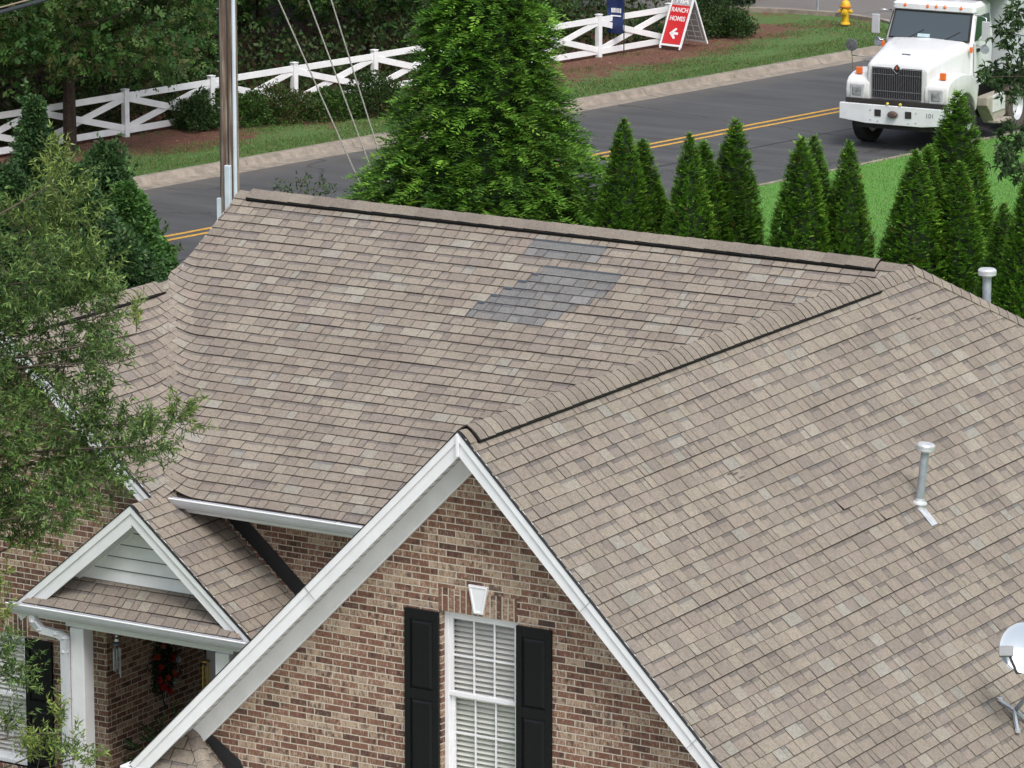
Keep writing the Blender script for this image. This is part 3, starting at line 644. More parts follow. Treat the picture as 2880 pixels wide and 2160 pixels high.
b = MB(); ky = .35
def trap(a, z0, c, z1, y): return [(-a + .003, y, z0), (a + .003, y, z0), (c + .003, y, z1), (-c + .003, y, z1)]
b.loft([trap(.052, 4.19, .11, 4.468, ky), trap(.052, 4.19, .11, 4.468, ky - .03), trap(.038, 4.205, .09, 4.455, ky - .036), trap(.030, 4.225, .076, 4.435, ky - .026)]); b.build('keystone', white, house)
# porch siding (clapboards), beam, columns, gutters
b = MB(); z = 2.49
while z < 3.42:
    z2 = min(z + .15, 3.42); hw = lambda zz: max((3.50 - .12 - zz) / .83, .0)
    if hw(z) > .02: b.prism([(XP - hw(z), 4.628, z), (XP + hw(z), 4.632, z), (XP + hw(z2), 4.652, z2), (XP - hw(z2), 4.652, z2)], (0, .02, 0))
    if hw(z) > .02: b.prism([(XP - hw(z), 4.631, z - .007), (XP + hw(z), 4.627, z - .007), (XP + hw(z), 4.627, z + .005), (XP - hw(z), 4.627, z + .005)], (0, .01, 0), mi=1)
    z += .15
b.build('gable_siding', [white_old, mat('siding_lap', (.16, .165, .17), .8)], house)
b = MB(); b.box((-7.95, 4.36, 1.975), (-5.66, 4.46, 2.16)); b.box((-8.62, 4.33, 2.10), (-5.38, 4.9, 2.16)); b.build('porch_beam', white_old, house, bevel=.006)
for x0 in (-7.87, -5.885):
    b = MB(); b.box((x0, 4.33, -.72), (x0 + .19, 4.52, 1.975)); b.build('porch_column', white, house, bevel=.012)
def gutter(x0, x1, y, z, dx=0.0, par=house, nx=0):
    b = MB(); prof = [(.10, .0), (.10, -.085), (.045, -.105), (.03, -.09), (.012, -.055), (.0, -.02), (.0, 0), (.008, 0), (.008, -.02), (.02, -.052), (.04, -.085), (.09, -.078), (.092, 0)]
    A = [(x0, y + p, z + q) for p, q in prof]; B_ = [(x1, y + p, z + q) for p, q in prof]; n = len(prof)
    b.poly(A + B_, [(i, (i + 1) % n, n + (i + 1) % n, n + i) for i in range(n)])
    for xx in (x0, x1): b.face([(xx, y + p, z + q) for p, q in prof[:7]])
    g = b.build('gutter', gutter_m, par); k = x0 + .35
    b = MB(); b.tube([(x0, y + .002, z + .003), (x1, y + .002, z + .003)], .012, 6); b.build('gutter_lip', white, g)
    while k < x1 - .2:
        b = MB(); b.box((k, y, z - .012), (k + .012, y + .1, z + .004)); b.build('gutter_hanger', galv_b, g); k += .62
    return g
gutter(-6.90, -2.62, 4.925, 3.462); gutter(-8.60, -5.32, 4.115, 2.205)
b = MB(); b.box((-6.9, 5.06, 3.30), (-2.7, 5.49, 3.315)); b.build('soffit', soffit_m, house)
b = MB(); b.box((-6.9, 5.052, 3.30), (-2.65, 5.07, 3.44)); b.box((-6.6, 5.46, 3.18), (-2.9, 5.499, 3.30)); b.build('fascia_board', white_old, house)
b = MB(); b.box((-8.6, 4.235, 2.06), (-5.4, 4.255, 2.19)); b.box((-8.6, 4.255, 2.085), (-5.4, 4.36, 2.10)); b.build('fascia_board', white_old, house)
b = MB(); b.box((-4.0, 0.02, 2.03), (-3.9, 4.8, 2.12)); g = b.build('gutter', gutter_m, house, bevel=.01)
b = MB(); b.box((-4.01, -.03, 1.75), (-3.62, .34, 2.13)); b.build('boxed_return', white, house, bevel=.008)
# downspout with elbows
b = MB()
pts = [(-8.27, 4.20, 2.14), (-8.27, 4.20, 2.02), (-8.2, 4.23, 1.93), (-8.0, 4.27, 1.90), (-7.90, 4.28, 1.86), (-7.90, 4.28, 1.70), (-7.90, 4.28, -.9)]
for i in range(len(pts) - 1): b.tube([pts[i], pts[i + 1]], .056, 4)
for p in pts[1:-1]:
    b.lathe([(0, -.04), (.035, -.035), (.055, 0), (.04, .035), (0, .04)], 8, M=Matrix.Translation(p))
b.build('downspout', gutter_m, house)
# black step flashing beside the porch roof, and on the gable wall
b = MB(); b.prism([(-6.93, 5.497, 3.52), (-5.37, 5.497, 2.225), (-5.33, 5.497, 2.42), (-6.78, 5.497, 3.64)], (0, -.012, 0)); b.build('step_flashing', flash_m, house)
b = MB(); b.prism([(-3.28, .347, 2.49), (-2.80, .347, 2.01), (-2.66, .347, 2.01), (-2.80, .347, 2.28), (-3.14, .347, 2.50)], (0, -.01, 0)); b.build('step_flashing', flash_m, house)
# small hipped return roof
b = MB(); ax, az = -3.36, 2.53; cx_, cy_, cz_ = -2.84, -.06, 2.0
SR = [(-3.9, .35), (-3.9, -.06)]
slab(b, [(-3.9, cy_, cz_), (cx_, cy_, cz_), (ax, .35, az), (-3.46, .35, az)], .02)
slab(b, [(cx_, cy_, cz_), (cx_ + .0, .35, cz_), (ax, .35, az)], .02)
vv = Vector((0, .41, .53)); 
shingles(b, (-3.9, cy_, cz_), (1, 0, 0), vv, lambda v: .04 + .5 * v / vv.length, lambda v: (cx_ + 3.9) - (cx_ - ax) * v / vv.length, vv.length, rg)
vh = Vector((ax - cx_, 0, az - cz_))
shingles(b, (cx_, cy_, cz_), (0, 1, 0), vh, lambda v: .41 * v / vh.length, lambda v: .41, vh.length, rg)
b.build('return_roof', SH, house, col=True)
hd2 = Vector((ax - cx_, .41, az - cz_))
caps('hip_cap', (cx_, cy_, cz_ + .01), hd2, hd2.length, Vector((0, 1, 0)) - hd2.normalized() * hd2.normalized().y, Vector((-1, 0, 0)) + hd2.normalized() * hd2.normalized().x, .012, .085)
# door behind the porch
b = MB(); b.box((-7.83, 6.93, -.72), (-7.70, 6.995, 1.5)); b.box((-6.75, 6.93, -.72), (-6.62, 6.995, 1.5)); b.box((-7.70, 6.931, 1.37), (-6.75, 6.995, 1.5)); b.build('door_frame', wooddoor, house, bevel=.006)
b = MB(); b.box((-7.69, 6.96, -.70), (-6.76, 6.99, 1.36)); d_ = b.build('door', mat('dark_door', (.05, .055, .06), .4), house)
b = MB(); b.lathe([(0, 0), (.03, .01), (.03, .03), (.0, .04)], 10, M=Matrix.Translation((-6.84, 6.95, .3)) @ Matrix.Rotation(R(90), 4, 'X')); b.build('handle', brass, d_)
# --- vent pipes
def ventpipe(x, y, z, h, lx, ly, r=.043):
    T = Matrix.Translation((x, y, z)); d = Vector((lx, ly, h)); Mx = T @ d.to_track_quat('Z', 'Y').to_matrix().to_4x4(); L = d.length
    b = MB(); b.lathe([(r, -.35), (r, L - .06)], 18, M=Mx); p = b.build('vent_pipe', galv, house, smooth='auto')
    b = MB(); b.lathe([(r + .004, L - .085), (r + .008, L - .08), (r + .008, L - .062), (r + .052, L - .06), (r + .056, L - .05), (r + .052, L - .035), (r + .056, L - .03), (r + .056, L - .005), (r + .04, L + .012), (.0, L + .014)], 24, M=Mx); b.build('vent_cap', galv_b, p, smooth='auto')
    b = MB(); b.lathe([(r + .035, .02), (r + .04, .03), (r + .035, .045), (r + .008, .06), (r + .004, .085)], 20, M=Mx); b.build('storm_collar', galv_b, p, smooth='auto')
    return p
pv = ventpipe(1.80, 6.15, 4.246, .66, .055, .02)
b = MB(); nF_ = Vector((q2, 0, q2)); Vd = Vector((q2, 0, -q2)); c0 = Vector((1.80, 6.15, 4.246))
b.lathe([(.075, -.08), (.048, .05)], 16, M=Matrix.Translation(c0))
ring = [c0 + Vd * s_ * 1.0 + Vector((0, t_, 0)) + nF_ * .016 for s_, t_ in ((.05, -.085), (.26, -.085), (.26, .045), (.05, .045))]
b.prism(ring, nF_ * .006); b.build('roof_flashing', galv_b, pv)
ventpipe(.35, 10.72, ZR - SM * 1.22, .50, .0, .0, .05)
# shallow lichen / scuff marks are left to the shingle material; two dark scratches
for (x, y, s_) in ((1.016, 3.50, 0), (1.06, 3.56, .0), (1.00, 3.42, 0), (.41, 8.64, 0), (.43, 8.75, 0)):
    b = MB(); p = Vector((x, y, ZR - x)) + nF_ * .018; b.prism([p, p + Vector((0, .11, 0)), p + Vector((.008, .11, -.008)), p + Vector((.008, 0, -.008))], nF_ * .002)
    b.build('scuff_mark', mat('scuff', (.10, .085, .08), .9), roofF)
# ================================================================= FOLIAGE TOOLS
def nrm(a): return a / np.maximum(np.linalg.norm(a, axis=-1, keepdims=True), 1e-9)
def rv(n): return nrm(RNG.normal(size=(n, 3)))
class Leaves:
    def __init__(s): s.V = []; s.C = []
    def add(s, base, ax, side, L, Wd, col, bend=.12):
        """kite shaped leaves; arrays of equal length"""
        base = np.asarray(base, float); ax = nrm(ax); side = nrm(side - ax * np.sum(side * ax, -1, keepdims=True)); nn = np.cross(ax, side)
        L = np.asarray(L, float).reshape(-1, 1) * np.ones((len(base), 1)); Wd = np.asarray(Wd, float).reshape(-1, 1) * np.ones((len(base), 1))
        m = base + ax * L * .42 + nn * L * bend * .5
        q = np.stack([base, m + side * Wd / 2, base + ax * L - nn * L * bend * .3, m - side * Wd / 2], 1)
        s.V.append(q); s.C.append(np.repeat(np.clip(np.asarray(col, float), 0, 1)[:, None, :], 4, 1) if np.ndim(col) == 2 else np.tile(np.array(col, float), (len(base), 4, 1)))
    def fronds(s, base, ax, side, L, col, n=5, spread=.75, wid=.26, tip=1.5, droop=.0, lw=.42):
        """flat sprays: a row of leaflets on both sides of a mid rib"""
        N = len(base); L = np.asarray(L, float).reshape(-1, 1) * np.ones((N, 1)); ax = nrm(ax); side = nrm(side - ax * np.sum(side * ax, -1, keepdims=True))
        for j in range(n + 1):
            t = j / n; p = base + ax * L * t * .8 + np.array([0, 0, -1.]) * (droop * t * t) * L
            for sg in ((-1, 1) if j < n else (0,)):
                d = ax * (1 - .35 * abs(sg)) + side * sg * spread + rv(N) * .18; ll = L * lw * (1 - .5 * t) * RNG.uniform(.7, 1.25, (N, 1))
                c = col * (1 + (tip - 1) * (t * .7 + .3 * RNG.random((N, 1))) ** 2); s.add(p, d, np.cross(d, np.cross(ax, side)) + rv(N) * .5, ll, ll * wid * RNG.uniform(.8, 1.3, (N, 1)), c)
    def build(s, name, parent=None, m=None, off=None):
        V = np.concatenate(s.V).reshape(-1, 3); Cc = np.concatenate(s.C).reshape(-1, 3)
        if off is not None: V = V - np.array(off)
        n = len(V) // 4; me = bpy.data.meshes.new(name); me.vertices.add(len(V)); me.vertices.foreach_set('co', V.astype(np.float32).ravel())
        me.loops.add(len(V)); me.loops.foreach_set('vertex_index', np.arange(len(V), dtype=np.int32)); me.polygons.add(n); me.polygons.foreach_set('loop_start', np.arange(0, len(V), 4, dtype=np.int32))
        try: me.polygons.foreach_set('loop_total', np.full(n, 4, np.int32))
        except Exception: pass
        me.update(calc_edges=True); a = me.color_attributes.new('Col', 'FLOAT_COLOR', 'POINT'); a.data.foreach_set('color', np.c_[Cc, np.ones(len(Cc))].astype(np.float32).ravel())
        me.materials.append(m or leafm); o = bpy.data.objects.new(name, me); COL.objects.link(o)
        if parent is not None: o.parent = parent
        return o
def pickc(n, cols, wts=None):
    cols = np.array(cols, float); w_ = np.array(wts if wts else [1] * len(cols), float); i = RNG.choice(len(cols), n, p=w_ / w_.sum()); return cols[i] * RNG.uniform(.8, 1.2, (n, 1))
def lumps(k=7):
    A = RNG.normal(size=(k, 3)) * 2.2; ph = RNG.uniform(0, 6.3, k)
    return lambda d, sc=1.0: np.sin(d @ A.T * sc + ph).mean(1) * 1.6
def branch(b, p, q, r0, r1, bend=.1, n=5, k=6):
    p, q = np.array(p, float), np.array(q, float); L = np.linalg.norm(q - p); m = RNG.normal(size=3) * bend * L; pts = []; rs = []
    for i in range(n + 1):
        t = i / n; pts.append(p + (q - p) * t + m * math.sin(math.pi * t) * .6); rs.append(r0 + (r1 - r0) * t)
    b.tube(pts, rs, k); return pts
def clone(src, loc, rz=0, sc=(1, 1, 1), label=None):
    r = src.copy(); COL.objects.link(r); r.location = loc; r.rotation_euler = (RNG.uniform(-.025, .025), RNG.uniform(-.025, .025), rz); r.scale = sc
    if label: r['label'] = label
    for ch in list(src.children):
        c = ch.copy(); COL.objects.link(c); c.parent = r
        for g in ch.children: d = g.copy(); COL.objects.link(d); d.parent = c
    return r
def cone_crown(name, root, H, Rm, prof, N, L, cols, wts, n=4, tip=1.6, spread=.75, upk=.25, jag=.14, droop=0, core=.72, wid=.3, z0=.05, inner=.35, coremat=None, lumpk=1.0, vertical=False):
    """fronds over a solid of revolution; prof(t) gives the relative radius at height t"""
    f = lumps(); Lf = Leaves(); t = RNG.uniform(0, 1, N * 3); keep = RNG.random(N * 3) < np.array([prof(x) for x in t]) * .9 + .1; t = t[keep][:N]; N = len(t)
    th = RNG.uniform(0, 2 * math.pi, N); pr_ = np.array([prof(x) for x in t]); d = np.stack([np.cos(th), np.sin(th), t * 3], 1)
    rad = Rm * pr_ * (1 + jag * f(d * lumpk) + .3 * jag * RNG.normal(size=N)) * (1 - inner * RNG.random(N) ** 2.2)
    base = np.stack([np.cos(th) * rad, np.sin(th) * rad, z0 + (H - z0) * t * .985], 1); out = np.stack([np.cos(th), np.sin(th), np.zeros(N)], 1)
    ax = out * (1 - abs(upk) * .5) + np.array([0, 0, 1.]) * upk + rv(N) * .35
    side = np.stack([-np.sin(th), np.cos(th), np.zeros(N)], 1) + rv(N) * .4
    if vertical: side = side * .3 + out * RNG.uniform(-1, 1, (N, 1)) + rv(N) * .3
    Ls = L * RNG.uniform(.7, 1.3, N) * (1 - .35 * t)
    c = pickc(N, cols, wts) * (1 + .22 * f(d * 2.3))[:, None]
    Lf.fronds(base - ax * Ls[:, None] * .4, ax, side, Ls, c, n=n, tip=tip, spread=spread, droop=droop, wid=wid)
    o = Lf.build(name, root)
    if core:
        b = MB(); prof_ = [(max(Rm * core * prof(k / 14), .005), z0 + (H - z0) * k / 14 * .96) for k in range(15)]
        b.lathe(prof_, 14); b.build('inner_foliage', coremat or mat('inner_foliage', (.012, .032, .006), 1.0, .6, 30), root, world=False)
    return o
# ================================================================= TREES
# big arborvitae behind the ridge
g_ = thing('giant_arborvitae', (-16.0, 26.5, 0), 'tall bright green conical arborvitae standing behind the roof ridge beside the road', 'tree')
_z = np.array([0, 1.5, 2.3, 2.9, 3.4, 4.0, 4.9, 5.75, 7.0, 7.9, 8.4]) / 8.4; _r = np.array([2.75, 2.75, 2.5, 2.10, 1.70, 1.45, 1.20, .98, .58, .22, .04]) / 2.75
prof = lambda t: float(np.interp(t, _z, _r))
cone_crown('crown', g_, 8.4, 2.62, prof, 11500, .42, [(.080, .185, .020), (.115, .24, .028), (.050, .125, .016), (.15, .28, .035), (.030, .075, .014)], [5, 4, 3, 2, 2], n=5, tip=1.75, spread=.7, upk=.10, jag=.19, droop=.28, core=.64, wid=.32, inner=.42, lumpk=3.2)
b = MB(); b.tube([(0, 0, -.1), (0, 0, 4), (.05, 0, 8)], [.2, .12, .02], 8); b.build('trunk', bark, g_, world=False)
# row of narrow arborvitaes
EM = [((-13.29, 26.17), 4.3), ((-13.26, 26.71), 3.9), ((-13.11, 26.93), 3.2), ((-12.02, 26.06), 4.2), ((-11.98, 26.59), 4.0), ((-11.88, 27.03), 4.3), ((-12.35, 28.0), 3.3), ((-12.33, 27.0), 3.4), ((-10.16, 26.11), 4.3), ((-10.27, 26.82), 4.2), ((-9.67, 26.8), 4.2), ((-10.3, 27.4), 3.2), ((-8.64, 26.89), 4.1), ((-8.59, 27.46), 4.1), ((-8.69, 28.54), 4.8), ((-8.17, 27.42), 3.9), ((-8.8, 27.7), 3.2), ((-5.75, 24.75), 4.4), ((-6.38, 25.6), 3.7)]
EL = ['narrow green arborvitae touching the right flank of the big conical tree', 'slim arborvitae spire just right of the one touching the big tree', 'low arborvitae at the right foot of the first pair',
 'left spire of the second arborvitae clump, in front of the yellow lines', 'middle spire of the second arborvitae clump', 'tallest right hand spire of the second arborvitae clump', 'low arborvitae at the back right of the second clump', 'low arborvitae filling the foot of the second clump',
 'left spire of the third arborvitae clump', 'second spire from the left in the third arborvitae clump', 'separate right hand spire of the third arborvitae clump', 'low bulging arborvitae at the foot of the third clump',
 'left spire of the fourth arborvitae clump, below the truck', 'second spire of the fourth arborvitae clump, below the truck bumper', 'tallest arborvitae, its tip rising in front of the truck', 'short right hand spire in front of the tallest arborvitae', 'low arborvitae at the left foot of the fourth clump',
 'arborvitae at the right edge beside the roof vent cap', 'shorter arborvitae left of the one at the right edge']
eprof = lambda t: (min(1, ((1 - t) / .60) ** .66) if t > .40 else 1) * (.86 + .14 * min(1, t * 5))
protos = []
for k in range(3):
    e = thing('narrow_arborvitae', (0, 0, 0), 'x', 'tree', 'narrow arborvitaes planted along the lawn')
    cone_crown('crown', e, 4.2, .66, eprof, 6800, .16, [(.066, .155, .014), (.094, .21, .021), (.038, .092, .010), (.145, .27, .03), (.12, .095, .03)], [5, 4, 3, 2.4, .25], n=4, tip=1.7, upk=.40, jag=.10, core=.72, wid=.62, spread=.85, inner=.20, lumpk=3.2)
    b = MB(); b.tube([(0, 0, -.1), (0, 0, 3.6)], [.06, .01], 6); b.build('trunk', bark, e, world=False); protos.append(e)
for i, ((x, y), h) in enumerate(EM):
    sc = h / 4.2; wsc = (.86 + .09 * math.sin(i * 1.7)) * (1.0 if h > 3.6 else .95)
    if i == 14: wsc = 1.15
    if i < 3: e = protos[i]; e.location = (x, y, 0); e.rotation_euler = (0, 0, i * 2.1); e.scale = (wsc, wsc, sc); e['label'] = EL[i]
    else: clone(protos[i % 3], (x, y, 0), i * 1.37, (wsc, wsc, sc), EL[i])
# dark trees behind the fence: limbs, hanging clumps
def clumpy(root, H, Rm, nclump, per, z0, cols, L=.16, wid=.5, flat=.6, seed=0, trunkr=.13, bushy=1.0):
    Lf = Leaves(); b = MB(); b.tube([(0, 0, -.1), (.05, .02, H * .4), (0, .1, H * .9)], [trunkr, trunkr * .7, .02], 8)
    cen = []
    for k in range(nclump):
        t = (k + .5) / nclump; th = k * 2.4 + RNG.uniform(-.4, .4); z = z0 + (H - z0) * t; rr = Rm * math.sqrt(max(1 - abs(2 * t - .75) ** 2.2 / 1.8, .08)) * RNG.uniform(.35, 1.0)
        c = np.array([math.cos(th) * rr, math.sin(th) * rr, z]); cen.append(c)
        if k % 2 == 0: branch(b, (0, 0, max(z - rr * .35, z0 * .8)), c, .035, .008, .12)
    cen = np.array(cen); n = nclump * per; idx = np.repeat(np.arange(nclump), per)
    rad = RNG.uniform(.45, .8, nclump)[idx] * bushy; d = rv(n); rr = RNG.random(n) ** .45; off = d * (rad * rr)[:, None]; off[:, 2] *= flat
    p = cen[idx] + off; col = pickc(n, cols) * (RNG.uniform(.7, 1.3, nclump)[idx])[:, None]
    ax = d * .7 + rv(n) * .6 + np.array([0, 0, -.12]); Lf.fronds(p, ax, rv(n), L * RNG.uniform(.7, 1.4, n), col, n=2, tip=1.35, spread=.9, wid=wid, lw=.7)
    b.build('trunk', bark, root, world=False); return Lf.build('crown', root)
DK = [(.036, .098, .022), (.056, .135, .028), (.026, .068, .017), (.085, .155, .036), (.085, .092, .032)]
dproto = []
for k in range(3):
    e = thing('dark_cedar', (0, 0, 0), 'x', 'tree', 'dark cedars behind the white fence')
    clumpy(e, 8.0, 3.0, 70, 190, (.9, 1.75, 1.1)[k], DK, L=.17, flat=.75, trunkr=.15, bushy=1.25); dproto.append(e)
DT = [((-36.2, 35.2), 'dark cedar at the far left behind the white fence'), ((-33.72, 39.15), 'cedar whose bare leaning trunk stands in front of the fence'), ((-37.6, 41.6), 'dark cedar behind the fence bay with the leaning trunk'), ((-36.6, 45.3), 'dark cedar behind the fence just left of the utility pole'),
 ((-36.0, 49.4), 'dark cedar behind the fence right of the utility pole'), ((-35.6, 53.2), 'dark cedar behind the fence and the guy wires'), ((-35.2, 56.8), 'dark cedar half hidden by the big conical arborvitae'), ((-34.4, 60.0), 'dark cedar behind the navy banner'),
 ((-40.8, 46.5), 'dark cedar in the second row, left part'), ((-41.0, 38.5), 'dark cedar in the second row at the far left'), ((-40.0, 54.5), 'dark cedar in the second row, middle'), ((-39.5, 60.5), 'dark cedar in the second row behind the banner'), ((-44.5, 52), 'dark cedar at the back of the wood, middle'), ((-45, 43), 'dark cedar at the back of the wood, left'), ((-43.5, 60), 'dark cedar at the back of the wood, right')]
for i, ((x, y), lab) in enumerate(DT):
    sc = RNG.uniform(.9, 1.12)
    if i < 3: e = dproto[i]; e.location = (x, y, 0); e['label'] = lab; e.rotation_euler = (0, 0, i * 1.9)
    else: e = clone(dproto[i % 3], (x, y, 0), i * 2.2, (sc, sc, sc), lab)
# undergrowth behind the fence
Lf = Leaves(); n = 26000; u_ = RNG.uniform(20, 53.5, n); o_ = 41.3 + 3.2 * RNG.random(n) ** 1.4; hgt = RNG.random(n) ** 1.5 * (1.1 + .5 * np.sin(u_ * 1.3) + .3 * np.sin(u_ * 3.1))
P = np.stack([N_[0] * o_ + U[0] * u_, N_[1] * o_ + U[1] * u_, .05 + hgt], 1); Lf.add(P, rv(n) + np.array([0, 0, .3]), rv(n), RNG.uniform(.07, .17, n), RNG.uniform(.04, .09, n), pickc(n, [(.026, .065, .016), (.042, .09, .02), (.02, .04, .013), (.055, .065, .022)]))
o = Lf.build('undergrowth'); tag(o, 'dark tangled undergrowth behind the white fence', 'undergrowth', kind='stuff')
# hollies left of the house
HC = [(.034, .080, .026), (.050, .112, .034), (.022, .052, .018), (.085, .150, .048)]
def holly(loc, H, Rm, lab, N=9000, cols=HC, cone=.8, name='holly_tree', L=.095, grp='hollies between the house and the road'):
    e = thing(name, loc, lab, 'tree', grp); pf = lambda t: max(.03, (1 - t ** 1.6) ** cone * (.75 + .25 * min(1, t * 4)))
    Lf = Leaves(); f = lumps(9); t = RNG.random(N); th = RNG.uniform(0, 6.283, N); d = np.stack([np.cos(th), np.sin(th), t * 3.2], 1)
    rad = Rm * np.array([pf(x) for x in t]) * np.maximum(.3, 1 + .42 * f(d * 2.0) + .25 * f(d * 5.0)) * (1 - .45 * RNG.random(N) ** 1.9); p = np.stack([np.cos(th) * rad, np.sin(th) * rad, H * t], 1)
    c = pickc(N, cols, [4, 4, 3, 1]) * (1 + .3 * f(d * 3.0))[:, None]
    for k in range(7):
        q = p + rv(N) * .09; ax = np.stack([np.cos(th), np.sin(th), np.full(N, .3)], 1) + rv(N) * .9; Lf.add(q, ax, rv(N), L * RNG.uniform(.55, 1.1, N), L * .5 * RNG.uniform(.7, 1.1, N), c * RNG.uniform(.75, 1.3, (N, 1)))
    sh_ = RNG.choice(N, 70); 
    for q in sh_:
        dd = nrm(np.array([p[q][0], p[q][1], .9 * Rm]) + RNG.normal(size=3) * .5); ln = RNG.uniform(.2, .5); m_ = 30; tt = RNG.random(m_)
        Lf.add(p[q] + dd * ln * tt[:, None], rv(m_) + dd * .5, rv(m_), L * RNG.uniform(.6, 1.1, m_), L * .45, pickc(m_, cols, [2, 3, 1, 3]), .2)
    Lf.build('crown', e)
    b = MB(); b.tube([(0, 0, -.5), (0, 0, H * .9)], [.09, .02], 6)
    for k in range(14):
        a = k * 2.4; z = H * (.15 + .75 * k / 14); branch(b, (0, 0, z - .1), (math.cos(a) * Rm * .7 * pf(z / H), math.sin(a) * Rm * .7 * pf(z / H), z + .15), .025, .006)
    b.build('trunk', bark, e, world=False)
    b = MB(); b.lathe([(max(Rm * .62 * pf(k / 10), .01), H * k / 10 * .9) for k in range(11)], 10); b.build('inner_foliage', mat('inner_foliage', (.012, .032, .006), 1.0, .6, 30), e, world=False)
    return e
holly((-19.59, 19.34, -.1), 5.0, 1.55, 'tallest dark holly, its pointed top in front of the fence at far left', 9000, cone=1.25)
holly((-17.6, 17.6, -.2), 4.5, 1.55, 'broad dark holly right of the pointed one', 9000, cone=.75)
holly((-17.95, 19.35, -.1), 3.85, .78, 'green holly whose right side meets the road edge', 8000, [(.050, .125, .028), (.072, .17, .036), (.030, .08, .020), (.11, .21, .05)], .6)
holly((-18.35, 20.65, 0), 2.7, .62, 'low green bush just left of the main roof edge', 4000, [(.045, .11, .024), (.065, .145, .03), (.03, .07, .02), (.11, .15, .05)], .6)
holly((-17.1, 15.3, -.3), 5.0, 1.5, 'dark holly cut by the left edge, below the pointed one', 8000, cone=.6)
holly((-15.6, 14.9, -.4), 4.3, 1.5, 'dark holly standing behind the left ridge vent', 9000, cone=.7)
holly((-18.5, 19.6, -.1), 4.35, 1.2, 'holly filling the gap between the broad one and the green one', 7000, cone=.7)
holly((-16.4, 17.2, -.2), 3.6, 1.2, 'lowest dark holly just behind the left roof slope', 7000, cone=.6)
# willow oak in front of the left gable: narrow leaves on wispy twigs
wt = thing('willow_oak', (-6.75, -.6, -1), 'young willow oak with wispy narrow leaves overhanging the left gable and porch', 'tree')
BL = [(-5.06, 0.54, 7.97, 0.14, 0.25, 'n'), (-5.31, 1.13, 7.53, 0.27, 0.25, 'm'), (-5.59, 0.8, 7.33, 0.32, 0.32, 'm'), (-5.13, 0.36, 6.9, 0.53, 0.36, 'o'), (-4.89, 0.81, 6.96, 0.25, 0.29, 'm'), (-4.76, 0.73, 6.55, 0.25, 0.21, 'o'), (-5.5, 0.47, 6.34, 0.29, 0.29, 'o'), (-5.07, 0.81, 6.03, 0.36, 0.25, 'o'), (-4.18, 0.63, 6.47, 0.04, 0.16, 'n'), (-4.37, 0.37, 6.19, 0.14, 0.14, 'o'), (-5.56, 0.47, 5.67, 0.36, 0.36, 'o'), (-4.85, 0.4, 5.58, 0.43, 0.32, 'o'), (-4.63, 0.85, 5.26, 0.34, 0.27, 'o'), (-3.88, 0.43, 5.4, 0.19, 0.19, 'o'), (-3.92, 0.97, 5.52, 0.16, 0.14, 'm'), (-5.23, 0.36, 4.95, 0.5, 0.32, 'o'), (-4.44, 0.25, 4.97, 0.32, 0.18, 'o'), (-5.57, 0.29, 4.48, 0.25, 0.29, 'o'), (-5.27, 0.39, 4.35, 0.18, 0.25, 'm'), (-4.57, -0.12, 4.77, 0.28, 0.18, 'o'), (-4.97, -0.62, 3.8, 0.07, 0.28, 'n'), (-5.16, -0.31, 3.08, 0.18, 0.32, 'o'), (-5.33, -0.14, 2.3, 0.09, 0.18, 'm'), (-4.58, -0.29, 2.53, 0.06, 0.21, 'n'), (-4.29, -0.37, 2.3, 0.18, 0.14, 'm'), (-4.78, -0.43, 2.27, 0.16, 0.16, 'n'), (-5.19, -0.33, 5.43, 0.32, 0.42, 'o'), (-5.76, -0.25, 6.18, 0.53, 0.89, 'o'), (-5.82, -0.4, 4.74, 0.54, 0.89, 'o'), (-6.05, 0.16, 7.17, 0.43, 0.72, 'o')]
WC = {'o': [(.066, .128, .032), (.095, .17, .042), (.042, .085, .026), (.14, .20, .055)], 'm': [(.125, .19, .045), (.17, .24, .058), (.075, .13, .034)], 'n': [(.24, .31, .075), (.18, .25, .06), (.12, .18, .05)]}
Lf = Leaves(); b = MB(); W0 = np.array([-6.75, -.6, -1.0]); tr = [(-6.75, -.6, -1), (-6.72, -.5, 2), (-6.8, -.2, 5), (-6.6, .1, 7.6)]
b.tube(tr, [.13, .10, .07, .02], 10)
for (x, y, z, rx, rz, k) in BL:
    c0 = np.array([x, y, z]); zt = min(max(z - .6, .6), 7); tp = np.array([-6.75, -.4 + zt * .05, zt]); branch(b, tp, c0 - np.array([0, 0, rz * .3]), .022, .006, .06, 7, 5)
    nt_ = max(5, int(110 * rx * rz ** .5 / .18 * .5)); nt_ = {'o': 1.75, 'm': 1.45, 'n': 1.3}[k] * nt_; nt_ = int(nt_)
    for q in range(nt_):
        d = RNG.normal(size=3); d /= np.linalg.norm(d); rr = RNG.random() ** .5; s_ = c0 + d * np.array([rx, rx * 1.1, rz]) * rr
        tw = nrm(np.array([.5, -.2, .25]) * (.6 if k != 'n' else .1) + d * .8 + np.array([0, 0, 1.6 if k == 'n' else .25]) + RNG.normal(size=3) * .25); tl = RNG.uniform(.14, .30)
        if q % 3 == 0: b.tube([s_ - tw * .1, s_ + tw * tl], [.004, .0015], 3)
        m_ = int(RNG.integers(14, 24)); tt = RNG.random(m_); pb = s_ + tw * (tl * tt)[:, None]; ax = tw * .55 + rv(m_) * .85 + np.array([0, 0, -.15])
        cc = pickc(m_, WC[k]) * (1 + .5 * (tt[:, None] > .8) * (k != 'n')); Lf.add(pb, ax, rv(m_), RNG.uniform(.05, .10, m_), RNG.uniform(.013, .021, m_), cc, .2)
b.build('trunk', twig_m, wt); Lf.build('crown', wt, off=wt.location)
